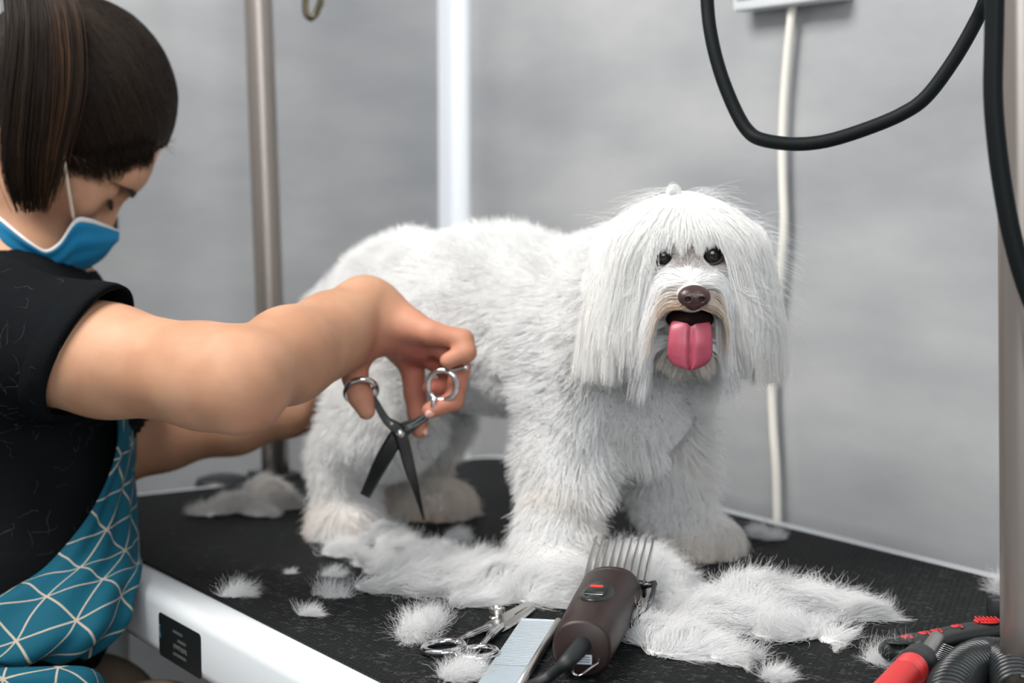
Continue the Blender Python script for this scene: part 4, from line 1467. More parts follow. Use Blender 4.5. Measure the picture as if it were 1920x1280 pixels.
# --- head: roots on the skull, sorted by where they sit
HP, HN = surf_points(DV, DQ, 560000, rng, DN)
hq = HP - HD
hz_ = (np.linalg.norm(hq / (0.090, 0.105, 0.074), axis=1) < 1) & (hq[:, 2] > -0.066) & (hq[:, 1] < 0.036)
HP, hq, HN = HP[hz_], hq[hz_], HN[hz_]
ax_ = np.abs(hq[:, 0])
eye_d = np.minimum(np.linalg.norm(HP - EYES[0][1], axis=1), np.linalg.norm(HP - EYES[1][1], axis=1))
nose_d = np.linalg.norm(HP - NC, axis=1)
mouth = (ax_ < 0.021) & (hq[:, 1] < -0.030) & (hq[:, 2] < -0.0265) & (hq[:, 2] > -0.052)
muzz = (hq[:, 1] < -0.044) & (hq[:, 2] < 0.004)
jaw = (hq[:, 2] < -0.040) & (hq[:, 1] < -0.015) & (ax_ < 0.030)
face = (~muzz) & (~jaw) & (ax_ < 0.036) & (hq[:, 1] < -0.018) & (hq[:, 2] < 0.026)
top = (~muzz) & (~jaw) & (~face)


def sel(mask, n):
    i = np.flatnonzero(mask)
    i = rng.choice(i, min(n, len(i)), replace=False)
    return i, HP[i], HN[i], hq[i]


def face_window(S, margin, tzone=True):
    """True where a strand would hang before the eyes, the bridge of the nose, the mouth or the tongue."""
    r = S - HD
    m = margin[:, None]
    f = r[..., 1] < -0.022
    out = np.zeros(S.shape[:2], bool)
    for (sx, e), (wx, wz) in zip(EYES, ((0.0090, 0.0085), (0.0118, 0.0115))):
        ee = e - HD
        out |= f & (((r[..., 0] - ee[0]) / (wx * m)) ** 2 + ((r[..., 2] - ee[2] + 0.001) / (wz * m)) ** 2 < 1)
    if tzone:
        out |= f & (np.abs(r[..., 0]) < 0.011 + 0.005 * m) & (r[..., 2] < 0.010 + 0.014 * m + 0.005 * np.sin(r[..., 0] * 420 + 1.0)) & (r[..., 2] > -0.02)
    nx = (r[..., 0] - 0.001) / (0.0122 * (0.85 + 0.15 * m)); nz_ = (r[..., 2] + 0.0155) / (0.0098 * (0.85 + 0.15 * m))
    out |= (r[..., 1] < -0.066) & (nx ** 2 + nz_ ** 2 < 1)
    out |= f & (r[..., 1] < -0.045) & (((r[..., 0]) / (0.0200 * (0.9 + 0.1 * m))) ** 2 + ((r[..., 2] + 0.038) / 0.0120) ** 2 < 1)
    out |= (r[..., 1] < -0.050) & (np.abs(r[..., 0]) < 0.0165) & (r[..., 2] < -0.036) & (r[..., 2] > -0.078)
    return out


head_parts = []
# crown and fringe: parted in the middle, falling outwards and down
i, p, n_, qq = sel(top & (hq[:, 2] > 0.008), 26000)
lat = np.clip(np.abs(qq[:, 0]) / 0.032, 0, 1)
frontish = np.clip((0.006 - qq[:, 1]) / 0.02, 0, 1)
Lh = (0.074 * (1 - frontish) + frontish * (0.034 + 0.050 * lat ** 1.2 + 0.5 * (qq[:, 2] - 0.03).clip(0, 0.04))) * (0.85 + 0.3 * rng.random(len(i)))
s_ = np.clip((qq[:, 0] + 0.003 + 0.008 * rng.normal(size=len(i))) / 0.012, -1, 1)[:, None]
fwd_w = (frontish * (1 - 0.75 * lat))[:, None]


def comb_crown(pp, nn):
    k = vnoise(pp, 0.016, 31)[:, None]
    rr = pp - HD
    outw = np.clip((0.068 - np.abs(rr[:, 0])) / 0.03, -0.15, 1)[:, None]
    high = np.clip((rr[:, 2] - 0.015) / 0.035, 0, 1)[:, None]
    d = np.array((1.0, 0, 0)) * s_ * (0.30 + 0.70 * lat[:, None]) * outw * (0.35 + 0.65 * high) + np.array((0, -1.0, 0)) * fwd_w * 0.5 * high + np.array((0, 0, -1.0)) * (1 - 0.45 * high)
    return d + np.array((0.25, 0.1, 0)) * k * 0.6


s1 = grow(p, n_, Lh, comb_crown, steps=10, stiff=0.40, lift=0.50, jitter=0.10, curl=0.05, sdf=HS, clear=0.006, rng=rng)
s1 = clump(s1, 1500, 0.45, rng, 1.2)
s1, ok = cut_strands(s1, lambda S: face_window(S, 0.55 + 0.9 * rng.random(len(S))), rng)
head_parts.append((s1, np.ones((len(s1), 3)) * np.array((1.0, 1.0, 0.985))))

# sides and ears: long straight curtain
i, p, n_, qq = sel(top & (hq[:, 2] <= 0.022) & (hq[:, 2] > -0.050) & (ax_ > 0.028), 26000)
s2s = np.sign(qq[:, 0])[:, None]
earw = np.clip((np.abs(qq[:, 0]) - 0.044) / 0.014, 0, 1)
end_z = np.where(rng.random(len(i)) < 0.1 + 0.9 * earw, -0.086, -0.064) + 0.006 * rng.normal(size=len(i))
Lh2 = np.clip(qq[:, 2] - end_z, 0.015, 0.12) * 1.05


def comb_side(pp, nn):
    k = vnoise(pp, 0.018, 37)[:, None]
    rr = pp - HD
    low = np.clip((-rr[:, 2]) / 0.05, 0, 1)[:, None]
    return np.array((1.0, 0, 0)) * s2s * (0.20 - 0.16 * low) + np.array((0, 0, -1.0)) + np.array((0.2, 0.12, 0)) * k * 0.6


s2 = grow(p, n_, Lh2, comb_side, steps=10, stiff=0.40, lift=0.40, jitter=0.07, curl=0.03, sdf=HS, clear=0.004, rng=rng)
s2 = clump(s2, 1300, 0.5, rng, 1.2)
s2, ok = cut_strands(s2, lambda S: face_window(S, 0.75 + 0.5 * rng.random(len(S))), rng)
t2 = np.ones((len(s2), 3)) * (1 - 0.14 * (rng.random(len(s2))[:, None] < 0.10)) * np.array((1.0, 0.99, 0.965))
earp = np.array(A(1134, 462, 1.372))
en = np.clip(1.4 - np.linalg.norm((s2[:, 3] - earp) / (0.006, 0.03, 0.016), axis=1), 0, 1)[:, None]
t2 = t2 * (1 - en * np.array((0.20, 0.45, 0.50)))
head_parts.append((s2, t2))

# between and below the eyes: short hair brushed outwards from the bridge of the nose
i, p, n_, qq = sel(face & (eye_d > 0.0100) & (nose_d > 0.012), 17000)
s3s = np.clip(qq[:, 0] / 0.014, -1, 1)[:, None]
upw = np.clip((qq[:, 2] + 0.012) / 0.02, -0.6, 1)[:, None]


def comb_face(pp, nn):
    return np.array((1.0, 0, 0)) * s3s * 0.9 + np.array((0, 0, 1.0)) * (upw * 0.5 * (1 - np.abs(s3s)) - 0.6 * np.abs(s3s)) + vnoise(pp, 0.008, 41)[:, None] * np.array((0.3, 0, 0.2)) + nn * 0.25


ed = eye_d[i]
Lh3 = (0.008 + 0.75 * np.clip(np.abs(qq[:, 0]) - 0.014, 0, 0.03)) * (0.7 + 0.6 * rng.random(len(i))) * np.clip((ed - 0.006) / 0.010, 0.25, 1)
s3 = grow(p, n_, Lh3, comb_face, steps=6, stiff=0.5, lift=0.35, jitter=0.2, sdf=HS, clear=0.0015, rng=rng)
s3 = clump(s3, 1200, 0.45, rng, 1.3)
cen = (np.exp(-(qq[:, 0] / 0.013) ** 2) * np.clip((qq[:, 2] + 0.016) / 0.02, 0, 1))[:, None]
ring_ = np.exp(-((ed - 0.009) / 0.004) ** 2)[:, None]
t3 = 1 - np.clip(cen * 0.85 * (rng.random(len(i))[:, None]) + ring_ * 0.9, 0, 0.9) * np.array((0.45, 0.56, 0.62))
s3, ok = cut_strands(s3, lambda S: face_window(S, 0.7 + 0.3 * rng.random(len(S)), False), rng)
head_parts.append((s3, t3[ok]))

# moustache: from the muzzle out to the sides and down
i, p, n_, qq = sel((muzz | (face & (hq[:, 2] < -0.010))) & ~mouth & (nose_d > 0.0125) & ~((ax_ < 0.0070) & (hq[:, 2] < -0.026)), 26000)
s4s = np.clip((qq[:, 0] - 0.0005) / 0.007, -1, 1)[:, None]
topm = np.clip((qq[:, 2] + 0.008) / 0.010, 0, 1)[:, None] * (1 - np.abs(s4s))


def comb_muz(pp, nn):
    rr = pp - HD
    far = np.clip((np.abs(rr[:, 0:1]) - 0.014) / 0.014, 0, 1)
    return np.array((1.0, 0, 0)) * s4s * (0.9 - 0.75 * far) + np.array((0, 0, -1.0)) * (0.15 + 1.2 * far) * (1 - topm) + np.array((0, 0.5, 0.7)) * topm + np.array((0, 0.25, 0)) + vnoise(pp, 0.01, 43)[:, None] * np.array((0.25, 0.1, 0.25))


Lh4 = (0.007 + 0.054 * np.abs(s4s[:, 0]) * np.clip((nose_d[i] - 0.008) / 0.014, 0.15, 1)) * (0.75 + 0.5 * rng.random(len(i)))
s4 = grow(p, n_, Lh4, comb_muz, steps=9, stiff=0.45, lift=0.25, jitter=0.12, curl=0.04, sdf=HS, clear=0.002, rng=rng)
s4 = clump(s4, 600, 0.5, rng, 1.2)
s4, ok = cut_strands(s4, lambda S: face_window(S, 0.85 + 0.3 * rng.random(len(S)), False), rng)
st = (np.clip(1 - (np.linalg.norm((s4[:, 4] - (HD + np.array((0.0, -0.068, -0.032)))) / (0.034, 0.050, 0.030), axis=1)), 0, 1) ** 0.7)[:, None]
t4 = 1 - np.clip(st * 2.3 * (0.35 + 0.65 * rng.random((len(s4), 1))), 0, 0.9) * np.array((0.42, 0.60, 0.76))
head_parts.append((s4, t4))

# chin and beard
i, p, n_, qq = sel(jaw & ~mouth, 6000)


def comb_chin(pp, nn):
    rr = pp - HD
    return np.array((0, 0, -1.0)) + np.array((1.0, 0, 0)) * np.sign(rr[:, 0:1]) * 0.35 + np.array((0, 0.25, 0)) + vnoise(pp, 0.012, 47)[:, None] * np.array((0.45, 0.2, 0))


s5 = grow(p, n_, 0.030 * (0.6 + 0.6 * rng.random(len(i))), comb_chin, steps=7, stiff=0.5, lift=0.3, jitter=0.15, curl=0.06, sdf=HS, clear=0.002, rng=rng)
s5 = clump(s5, 200, 0.55, rng, 1.1)
s5, ok = cut_strands(s5, lambda S: face_window(S, 0.9 + 0.3 * rng.random(len(S)), False), rng)
t5 = 1 - (0.2 + 0.6 * rng.random((len(s5), 1))) * np.array((0.20, 0.30, 0.42))
head_parts.append((s5, t5))

names = (('crown_hair', 'white fringe and crown hair'), ('ear_hair', 'long straight white hair over the ears'), ('face_hair', 'short hair between the eyes'),
         ('moustache', 'white moustache stained brown by the mouth'), ('beard', 'cream beard under the chin'))
for (s, t), (nm, lb) in zip(head_parts, names):
    o = strands_obj(nm, s - DOG0, 0.00026, 0.00006, M_fur, dog, t)
    o['label'] = lb
# a small stray curl standing up on the crown
ct = []
tc_ = HD + np.array((-0.009, -0.014, 0.062))
for k in range(70):
    r_ = 0.0042 + 0.0010 * rng.normal()
    t_ = np.linspace(0, 1, 12)
    ang = -2.4 + t_ * 5.2
    c_ = tc_ + np.stack([r_ * np.sin(ang) * (1 - 0.2 * t_), rng.normal() * 0.001 + 0 * t_, r_ * 1.0 + r_ * np.cos(ang) * 1.0], 1) + rng.normal(size=3) * 0.0011
    ct.append(c_)
strands_obj('curl', np.array(ct) - DOG0, 0.00014, 0.00008, M_fur, dog)['label'] = 'stray curl on the crown'

# fine hairs that stand off the crown and the ears
fi = rng.choice(np.flatnonzero(top & (hq[:, 2] > -0.03)), 900, replace=False)
fp, fn_ = HP[fi], HN[fi]
fs_ = grow(fp, fn_, 0.022 + 0.024 * rng.random(len(fi)), lambda pp, nn: nn * 0.35 + np.array((0, 0, -0.8)) + np.sign((pp - HD)[:, 0:1]) * np.array((0.7, 0, 0)), steps=9, stiff=0.72, lift=0.6, jitter=0.28, curl=0.12, sdf=HS, clear=0.006, rng=rng)
fs_, ok = cut_strands(fs_, lambda S: face_window(S, np.full(len(S), 1.15)), rng)
strands_obj('flyaway_hair', fs_ - DOG0, 0.00009, 0.00004, M_fur, dog)
# ------------------------------------------------------------------ cut fur lying on the mat
M_clump = hair_mat('cut_fur', (0.88, 0.88, 0.88), 0.7, 0.15, 0.35)
M_clump_core = mat('cut_fur_core', (0.82, 0.82, 0.82), 0.95, spec=0.05)


def fur_clump(label, blobs, n, L, seed, tint=(1, 1, 1), group='clumps of cut fur on the mat', fly=0.12, thin=1.0):
    """A heap of cut fur: low mounds (px, py, half width, half depth, height) covered in tangled strands."""
    r = np.random.default_rng(seed)
    S_ = SDF()
    cs = []
    for (px, py, rx, ry, h) in blobs:
        c = G(px, py); cs.append(c)
        S_.ell(c, (rx, ry, h), k=min(0.010, h * 1.2))
    c0 = sum(cs, Vector()) / len(cs); c0.z = T
    base = np.array(c0)
    vx = 0.0022 if max(b_[2] for b_ in blobs) > 0.02 else 0.0010
    V, Q = S_.mesh(vx)
    V = V + vert_normals(V, Q) * (vnoise(V, 0.008, seed, 2) * 0.22 * min(b_[4] for b_ in blobs))[:, None]
    V[:, 2] = np.maximum(V[:, 2], T + 0.0006)
    N_ = vert_normals(V, Q)
    hmax = max(b_[4] for b_ in blobs)
    VC = V - N_ * min(0.0035, hmax * 0.22) if hmax > 0.0105 else base + (V - base) * 0.42
    VC[:, 2] = np.maximum(VC[:, 2], T + 0.0006)
    root = np_mesh_obj('fur_clump', VC - base, Q, M_clump_core)
    root.location = c0
    tag(root, label, 'fur clump', group)
    P_, Nn_ = surf_points(V, Q, int(n * 2.4), r, N_)
    k = (Nn_[:, 2] > -0.1) & (P_[:, 2] > T + 0.0007)
    n = int(n * 1.4)
    P_, Nn_ = P_[k][:n], Nn_[k][:n]

    def comb(p, nn):
        a = vnoise(p, 0.030, seed + 5) * 2.6 + vnoise(p, 0.010, seed + 6) * 0.8
        d = np.stack([np.cos(a), np.sin(a), 0.15 * vnoise(p, 0.01, seed + 8)], 1)
        return d - nn * (d * nn).sum(1)[:, None] * 0.9 + nn * (0.16 if thin == 1.0 else 0.55)
    LL = L * (0.45 + 0.9 * r.random(len(P_)))
    s = grow(P_, Nn_, LL, comb, steps=9, stiff=0.60, lift=0.22, jitter=0.30 if thin == 1.0 else 0.95, curl=0.24 if thin == 1.0 else 0.38, rng=r, floor=T + 0.0008)
    s = clump(s, max(20, len(P_) // 30), 0.35, r, 1.0)
    # loose ends that stand off the heap
    nf = int(n * fly * 0.5)
    s2 = grow(P_[:nf], Nn_[:nf], LL[:nf] * 0.9, lambda p, nn: comb(p, nn) * 0.8 + nn * 0.4 + np.array((0, 0, 0.08)), steps=9, stiff=0.7, lift=0.45, jitter=0.45, curl=0.42, rng=r, floor=T + 0.0008)
    s = np.concatenate([s, s2])
    t = np.ones((len(s), 3)) * np.array(tint) * (0.93 + 0.07 * r.random((len(s), 1)))
    strands_obj('strands', s - base, 0.00012 * thin, 0.00004 * thin, M_clump, root, t)
    return root


fur_clump('large heap of cut white fur around the dog\'s near front paw',
          [(1050, 1122, 0.048, 0.030, 0.022), (1190, 1098, 0.036, 0.036, 0.024), (930, 1112, 0.050, 0.030, 0.018), (830, 1108, 0.045, 0.024, 0.014),
           (1000, 1085, 0.036, 0.036, 0.022), (1245, 1128, 0.018, 0.020, 0.012), (755, 1108, 0.030, 0.012, 0.008), (700, 1106, 0.018, 0.008, 0.005), (880, 1132, 0.018, 0.010, 0.007)],
          26000, 0.030, 101)
fur_clump('loose band of cut white fur in front of the dog\'s near hind paw',
          [(640, 1042, 0.018, 0.012, 0.008), (700, 1015, 0.026, 0.016, 0.011), (765, 1045, 0.034, 0.022, 0.011), (835, 1062, 0.030, 0.022, 0.011), (690, 1062, 0.016, 0.008, 0.005), (720, 1075, 0.020, 0.008, 0.005), (905, 1070, 0.028, 0.020, 0.010)],
          11000, 0.024, 102)
fur_clump('large heap of cut white fur to the right of the clipper',
          [(1430, 1150, 0.050, 0.034, 0.024), (1345, 1175, 0.040, 0.028, 0.018), (1530, 1148, 0.036, 0.024, 0.015), (1598, 1160, 0.022, 0.010, 0.009),
           (1250, 1205, 0.028, 0.018, 0.013), (1290, 1228, 0.032, 0.012, 0.009), (1375, 1240, 0.018, 0.006, 0.005), (1470, 1195, 0.026, 0.016, 0.010), (1560, 1205, 0.010, 0.008, 0.004)],
          22000, 0.027, 103)
fur_clump('lumpy heap of cut fur behind the hind paw near the far rim',
          [(500, 938, 0.026, 0.018, 0.026), (442, 958, 0.022, 0.016, 0.018), (388, 966, 0.018, 0.010, 0.010), (530, 950, 0.018, 0.014, 0.017), (484, 966, 0.018, 0.012, 0.012)],
          7000, 0.016, 104, (0.97, 0.945, 0.91), fly=0.05)
SMALL = [('small tuft of cut fur left of the scissors lying on the mat', [(782, 1196, 0.013, 0.014, 0.009), (800, 1178, 0.013, 0.010, 0.005)], 2000, 0.017, 111),
         ('thin tuft of cut fur below the rings of the scissors on the mat', [(856, 1272, 0.013, 0.010, 0.004), (878, 1262, 0.008, 0.005, 0.0025)], 900, 0.016, 112),
         ('wispy tuft of cut fur by the near rim of the table', [(450, 1116, 0.010, 0.004, 0.003), (430, 1120, 0.008, 0.003, 0.002)], 500, 0.014, 113),
         ('sliver of cut fur right of the wispy tuft by the near rim', [(578, 1155, 0.008, 0.004, 0.003)], 400, 0.010, 114),
         ('tiny flake of cut fur below the near hind paw', [(545, 1077, 0.004, 0.002, 0.002)], 150, 0.006, 115),
         ('small flake of cut fur between the loose band and the near rim', [(622, 1081, 0.008, 0.004, 0.003)], 350, 0.010, 116),
         ('blurred tuft of cut fur between the dog\'s legs', [(858, 1012, 0.011, 0.008, 0.006)], 500, 0.010, 117),
         ('grey tuft of cut fur beside the far front paw', [(1425, 1008, 0.010, 0.008, 0.008), (1452, 1012, 0.012, 0.006, 0.004)], 700, 0.012, 118),
         ('tuft of cut fur at the foot of the right post', [(1892, 1112, 0.012, 0.012, 0.010)], 900, 0.016, 119),
         ('small puff of cut fur at the bottom edge under the right heap', [(1450, 1274, 0.009, 0.008, 0.005)], 500, 0.012, 120),
         ('wisp of cut fur against the red handled rake', [(1668, 1248, 0.010, 0.006, 0.006), (1645, 1242, 0.008, 0.003, 0.002)], 700, 0.018, 121),
         ('thin smear of cut fur left of the large front heap', [(630, 1122, 0.014, 0.005, 0.002), (606, 1118, 0.010, 0.004, 0.002)], 260, 0.018, 122)]
for lb, bl, n, L_s, sd in SMALL:
    fur_clump(lb, bl, n, L_s * 1.35, sd, fly=0.12, thin=0.7)

# single hairs strewn over the mat
lr = np.random.default_rng(77)
lx = []
for k in range(2600):
    px, py = (lr.uniform(420, 1880), lr.uniform(1060, 1290)) if lr.random() < 0.85 else (lr.uniform(300, 1500), lr.uniform(960, 1100))
    g = G(px, py)
    loc_t = Mt_inv @ g
    if not (RIM + 0.01 < loc_t.x < LEN - RIM - 0.01 and -WID + RIM + 0.006 < loc_t.y < -RIM - 0.006): continue
    a = lr.uniform(0, 6.283); st_ = 0.0012 * (0.5 + lr.random()); tn_ = lr.normal() * 0.35
    p = np.array(g); p[2] = T + 0.0008; pts_ = [p]
    for s in range(7):
        a += tn_ + lr.normal() * 0.3
        p = p + np.array((math.cos(a) * st_, math.sin(a) * st_, lr.normal() * 0.00015)); p[2] = max(p[2], T + 0.0004); pts_.append(p)
    lx.append(pts_)
M_lint = hair_mat('loose_lint', (0.30, 0.30, 0.29), 0.7, 0.2, 0.2)
o = strands_obj('loose_hairs', np.array(lx), 0.00005, 0.00003, M_lint)
tag(o, 'fine white hairs scattered over the black rubber mat', 'hair', kind='stuff')

# ------------------------------------------------------------------ clipper
M_clip = mat('clipper_brown', (0.024, 0.0135, 0.0115), 0.45, spec=0.4)
bump(M_clip, 300, 0.08, 0.0005)
c_rear = Vector((0.0492, 1.136, T)); c_dir = Vector((0.033, 0.170, 0)).normalized()
clip_rot = math.atan2(c_dir.y, c_dir.x)
clipper = empty('hair_clipper', c_rear, (0, 0, clip_rot))
tag(clipper, 'dark brown electric hair clipper with red switch mark lying on the mat', 'clipper')


def loft(sections, seg=32, cap=True):
    """sections: (x, half width, half height, centre z, squareness)."""
    vs, fs = [], []
    for (x, w_, h_, cz, sq) in sections:
        for k in range(seg):
            a = 2 * math.pi * k / seg
            ca, sa_ = math.cos(a), math.sin(a)
            vs.append((x, w_ * math.copysign(abs(ca) ** sq, ca), cz + h_ * math.copysign(abs(sa_) ** sq, sa_)))
    for i in range(len(sections) - 1):
        for k in range(seg):
            l = (k + 1) % seg
            fs.append((i * seg + k, (i + 1) * seg + k, (i + 1) * seg + l, i * seg + l))
    if cap:
        fs.append(tuple(range(seg))); fs.append(tuple((len(sections) - 1) * seg + k for k in range(seg))[::-1])
    return vs, fs


v, f = loft([(0.0, 0.0185, 0.0180, 0.0235, 0.88), (0.0012, 0.0203, 0.0197, 0.0235, 0.88), (0.0035, 0.0212, 0.0206, 0.0236, 0.88), (0.04, 0.0224, 0.0216, 0.0238, 0.88),
             (0.10, 0.0238, 0.0222, 0.0240, 0.88), (0.148, 0.0243, 0.0225, 0.0242, 0.88), (0.1485, 0.0236, 0.0218, 0.0242, 0.88), (0.150, 0.0236, 0.0218, 0.0242, 0.88), (0.1505, 0.0243, 0.0225, 0.0242, 0.88),
             (0.160, 0.0243, 0.0220, 0.0240, 0.84), (0.172, 0.0238, 0.0165, 0.0205, 0.78), (0.180, 0.0225, 0.0110, 0.0165, 0.72)], 40)
body_c = mesh_obj('body', v, f, M_clip, clipper)
body_c.data.set_sharp_from_angle(angle=math.radians(38))
# switch
v, f = lathe([(0.001, 0.0), (0.0150, 0.0), (0.0150, 0.0012), (0.0135, 0.0022), (0.001, 0.0026)], 28)
sw = mesh_obj('switch_plate', [(0.078 + x * 2.0, y * 0.85, 0.0452 + z - 18 * (y * 0.85) ** 2) for x, y, z in v], f, M_black_plastic, clipper)
bm = box_bm(0.062, 0.084, -0.0075, 0.0075, 0.0460, 0.0500, 0.0014); bm_obj('slider', bm, M_black_plastic, sw, auto=40)
M_red_mark = mat('red_mark', (0.75, 0.03, 0.015), 0.3)  # plain red colour for the mark on the slider
bm = box_bm(0.0740, 0.0800, -0.0048, 0.0048, 0.0496, 0.0504, 0.0003); bm_obj('red_mark', bm, M_red_mark, sw, auto=40)
bm = box_bm(0.0605, 0.0625, -0.0068, 0.0068, 0.0474, 0.0482, 0.0003); bm_obj('bright_line', bm, M_satin, sw, auto=40)
# side lever on the right
tube_obj('side_lever', catmull([(0.100, -0.0225, 0.016), (0.108, -0.0290, 0.018), (0.124, -0.0330, 0.022), (0.148, -0.0345, 0.027), (0.168, -0.0340, 0.031)], 5), 0.0022, M_black_plastic, clipper, seg=10, flat=(1.6, 0.8))
tube_obj('lever_pin', [(0.128, -0.0225, 0.024), (0.128, -0.0330, 0.023)], 0.0014, M_bronze, clipper, seg=10)
tube_obj('lever_foot', [(0.168, -0.0350, 0.032), (0.172, -0.0180, 0.026)], 0.0026, M_dark_metal, clipper, seg=8)
# blade block and comb attachment with nine long teeth
bm = box_bm(0.175, 0.198, -0.0235, 0.0235, 0.0090, 0.0165, 0.0015); bl_o = bm_obj('blade', bm, M_satin, clipper, auto=40)
bm = box_bm(0.178, 0.186, -0.0262, 0.0262, 0.0165, 0.0300, 0.0015); cb_o = bm_obj('comb_attachment', bm, M_dark_metal, clipper, auto=40)
tooth_me = None
for k in range(9):
    y = 0.0245 - k * 0.00612
    bm = bmesh.new()
    pts_ = [(0.182, 0.022), (0.206, 0.0270), (0.252, 0.0505), (0.248, 0.0512), (0.202, 0.0400), (0.180, 0.0320)]
    vs_ = [bm.verts.new((px_, -0.0006, pz_)) for px_, pz_ in pts_]
    fc = bm.faces.new(vs_)
    ex = bmesh.ops.extrude_face_region(bm, geom=[fc])
    for g_ in ex['geom']:
        if isinstance(g_, bmesh.types.BMVert): g_.co.y = 0.0006
    t_o = bm_obj('tooth', bm, M_satin, cb_o, smooth=False)
    if tooth_me is None: tooth_me = t_o.data
    else:
        old = t_o.data; t_o.data = tooth_me; bpy.data.meshes.remove(old)
    t_o.location = (0, y, 0)
# cord with its strain relief
inv = Matrix.Rotation(-clip_rot, 4, 'Z') @ Matrix.Translation(-c_rear)
cpt = [inv @ Vector(p) for p in (A(1094, 1206, 1.140), A(1080, 1222, 1.122), A(1060, 1243, 1.108), G(1026, 1270, 0.010), G(985, 1292, 0.0045), G(955, 1325, 0.0045), G(960, 1400, 0.0045), TL(1.040, -0.560, 0.0045), TL(1.072, -0.556, -0.004), TL(1.082, -0.555, -0.05), TL(1.085, -0.555, -0.30), TL(1.085, -0.555, -0.66))]
cc = catmull([tuple(p) for p in cpt], 8)
rr_ = np.interp(np.arange(len(cc)), [0, 16, 19, 400], [0.0068, 0.0055, 0.0040, 0.0040])
tube_obj('cord', cc, rr_, M_black_rubber, clipper, seg=16)
hkp = [inv @ Vector(p) for p in (A(1124, 1232, 1.138), A(1121, 1242, 1.130), A(1106, 1253, 1.122), A(1092, 1263, 1.118), A(1081, 1266, 1.118), A(1074, 1259, 1.124), A(1078, 1252, 1.136))]
tube_obj('hanging_hook', catmull([tuple(p) for p in hkp], 5), 0.0010, M_chrome, clipper, seg=8)
bm = box_bm(-0.0006, 0.0002, -0.0075, 0.0035, 0.0125, 0.0195, 0.0002); lab_o = bm_obj('rating_label', bm, M_white_paint, clipper, smooth=False)
M_print = mat('grey_print', (0.16, 0.2, 0.3), 0.6)
for kz, (ya, yb) in ((0.0178, (-0.006, 0.002)), (0.0160, (-0.0065, 0.0025)), (0.0143, (-0.006, 0.0025))):
    bm = box_bm(-0.0008, -0.0005, ya, yb, kz - 0.0004, kz + 0.0004); bm_obj('printed_line', bm, M_print, lab_o, smooth=False)

# ------------------------------------------------------------------ steel comb under the clipper
cf0 = (G(978, 1173) + G(1046, 1172)) / 2; cn0 = (G(897, 1280) + G(992, 1280)) / 2
cd = (cn0 - cf0); cd.z = 0; cd.normalize()
comb_rot = math.atan2(cd.y, cd.x)
comb = empty('steel_comb', Vector((cf0.x, cf0.y, T)), (0, 0, comb_rot))
tag(comb, 'long steel grooming comb with fine teeth lying beside the clipper', 'comb')
M_comb = mat('comb_steel', (0.74, 0.83, 0.90), 0.35, 0.6)
# local x runs towards the viewer, local y to the viewer's right
sgn_y = 1 if (Matrix.Rotation(comb_rot, 3, 'Z') @ Vector((0, 1, 0))).x > 0 else -1
tube_obj('spine', [(0.0, sgn_y * 0.0150, 0.0042), (0.06, sgn_y * 0.0150, 0.0042), (0.19, sgn_y * 0.0150, 0.0042)], 0.0030, M_satin, comb, seg=14)
tm = {}
xs_ = [(0.0026 + k * 0.0042, 0) for k in range(30)] + [(0.1290 + k * 0.0024, 1) for k in range(25)]
for x, kind_ in xs_:
    if kind_ not in tm:
        wd_ = (0.0029, 0.0015)[kind_]
        bm = bmesh.new(); bmesh.ops.create_cube(bm, size=1.0)
        for v_ in bm.verts:
            t_ = 0.5 - v_.co.y * sgn_y
            v_.co = Vector((v_.co.x * wd_ * (1 - 0.2 * t_), v_.co.y * 0.030, v_.co.z * (0.0018 - 0.0006 * t_)))
        t_o = bm_obj('tooth', bm, M_comb, comb, smooth=False); tm[kind_] = t_o.data
    else:
        t_o = link(bpy.data.objects.new('tooth', tm[kind_]), comb)
    t_o.location = (x, 0, 0.0040)
bm = box_bm(-0.0012, 0.0006, -0.0155, 0.0155, 0.0028, 0.0052, 0.0004); bm_obj('end_bar', bm, M_comb, comb, auto=40)
bm = box_bm(0.188, 0.192, -0.0155, 0.0155, 0.0028, 0.0052, 0.0004); bm_obj('end_bar', bm, M_comb, comb, auto=40)

# ------------------------------------------------------------------ thinning scissors lying on the mat
def gm(px, py, z): return np.array(G(px, py, z))
s0 = G(930, 1170); s0.z = T
sc2 = empty('thinning_scissors', s0); tag(sc2, 'closed steel scissors with round pivot knob lying on the mat left of the comb', 'scissors')
S20 = np.array(s0)
def gl(px, py, z): return gm(px, py, z) - S20
v, f = blade([gl(908, 1182, 0.0045), gl(935, 1166, 0.0050), gl(962, 1150, 0.0055), gl(994, 1131, 0.0060)], [0.0060, 0.0085, 0.0078, 0.0045], 0.0028, (0, 0, 1))
b1 = mesh_obj('blade', v, f, M_satin, sc2, smooth=False)
v, f = blade([gl(920, 1186, 0.0022), gl(944, 1172, 0.0025), gl(970, 1156, 0.0028), gl(996, 1139, 0.0030)], [0.0050, 0.0066, 0.0060, 0.0035], 0.0024, (0, 0, 1))
mesh_obj('blade', v, f, M_chrome, sc2, smooth=False)
for (cx, cy, rx, ry, tl) in ((832, 1213, 0.0148, 0.0175, 0.0), (894, 1224, 0.0142, 0.0165, 0.0)):
    c = gl(cx, cy, 0.0042)
    ringp = [c + np.array((rx * math.cos(a), ry * math.sin(a), 0.0012 * math.cos(a + 0.5))) for a in np.linspace(0, 6.283, 41)[:-1]]
    tube_obj('finger_ring', ringp, 0.0030, M_chrome, sc2, seg=12, closed=True)
tube_obj('shank', catmull([gl(858, 1207, 0.0042), gl(866, 1198, 0.0045), gl(890, 1188, 0.0050), gl(918, 1176, 0.0050)], 5), [0.0026] * 8 + [0.0034] * 8, M_chrome, sc2, seg=12)
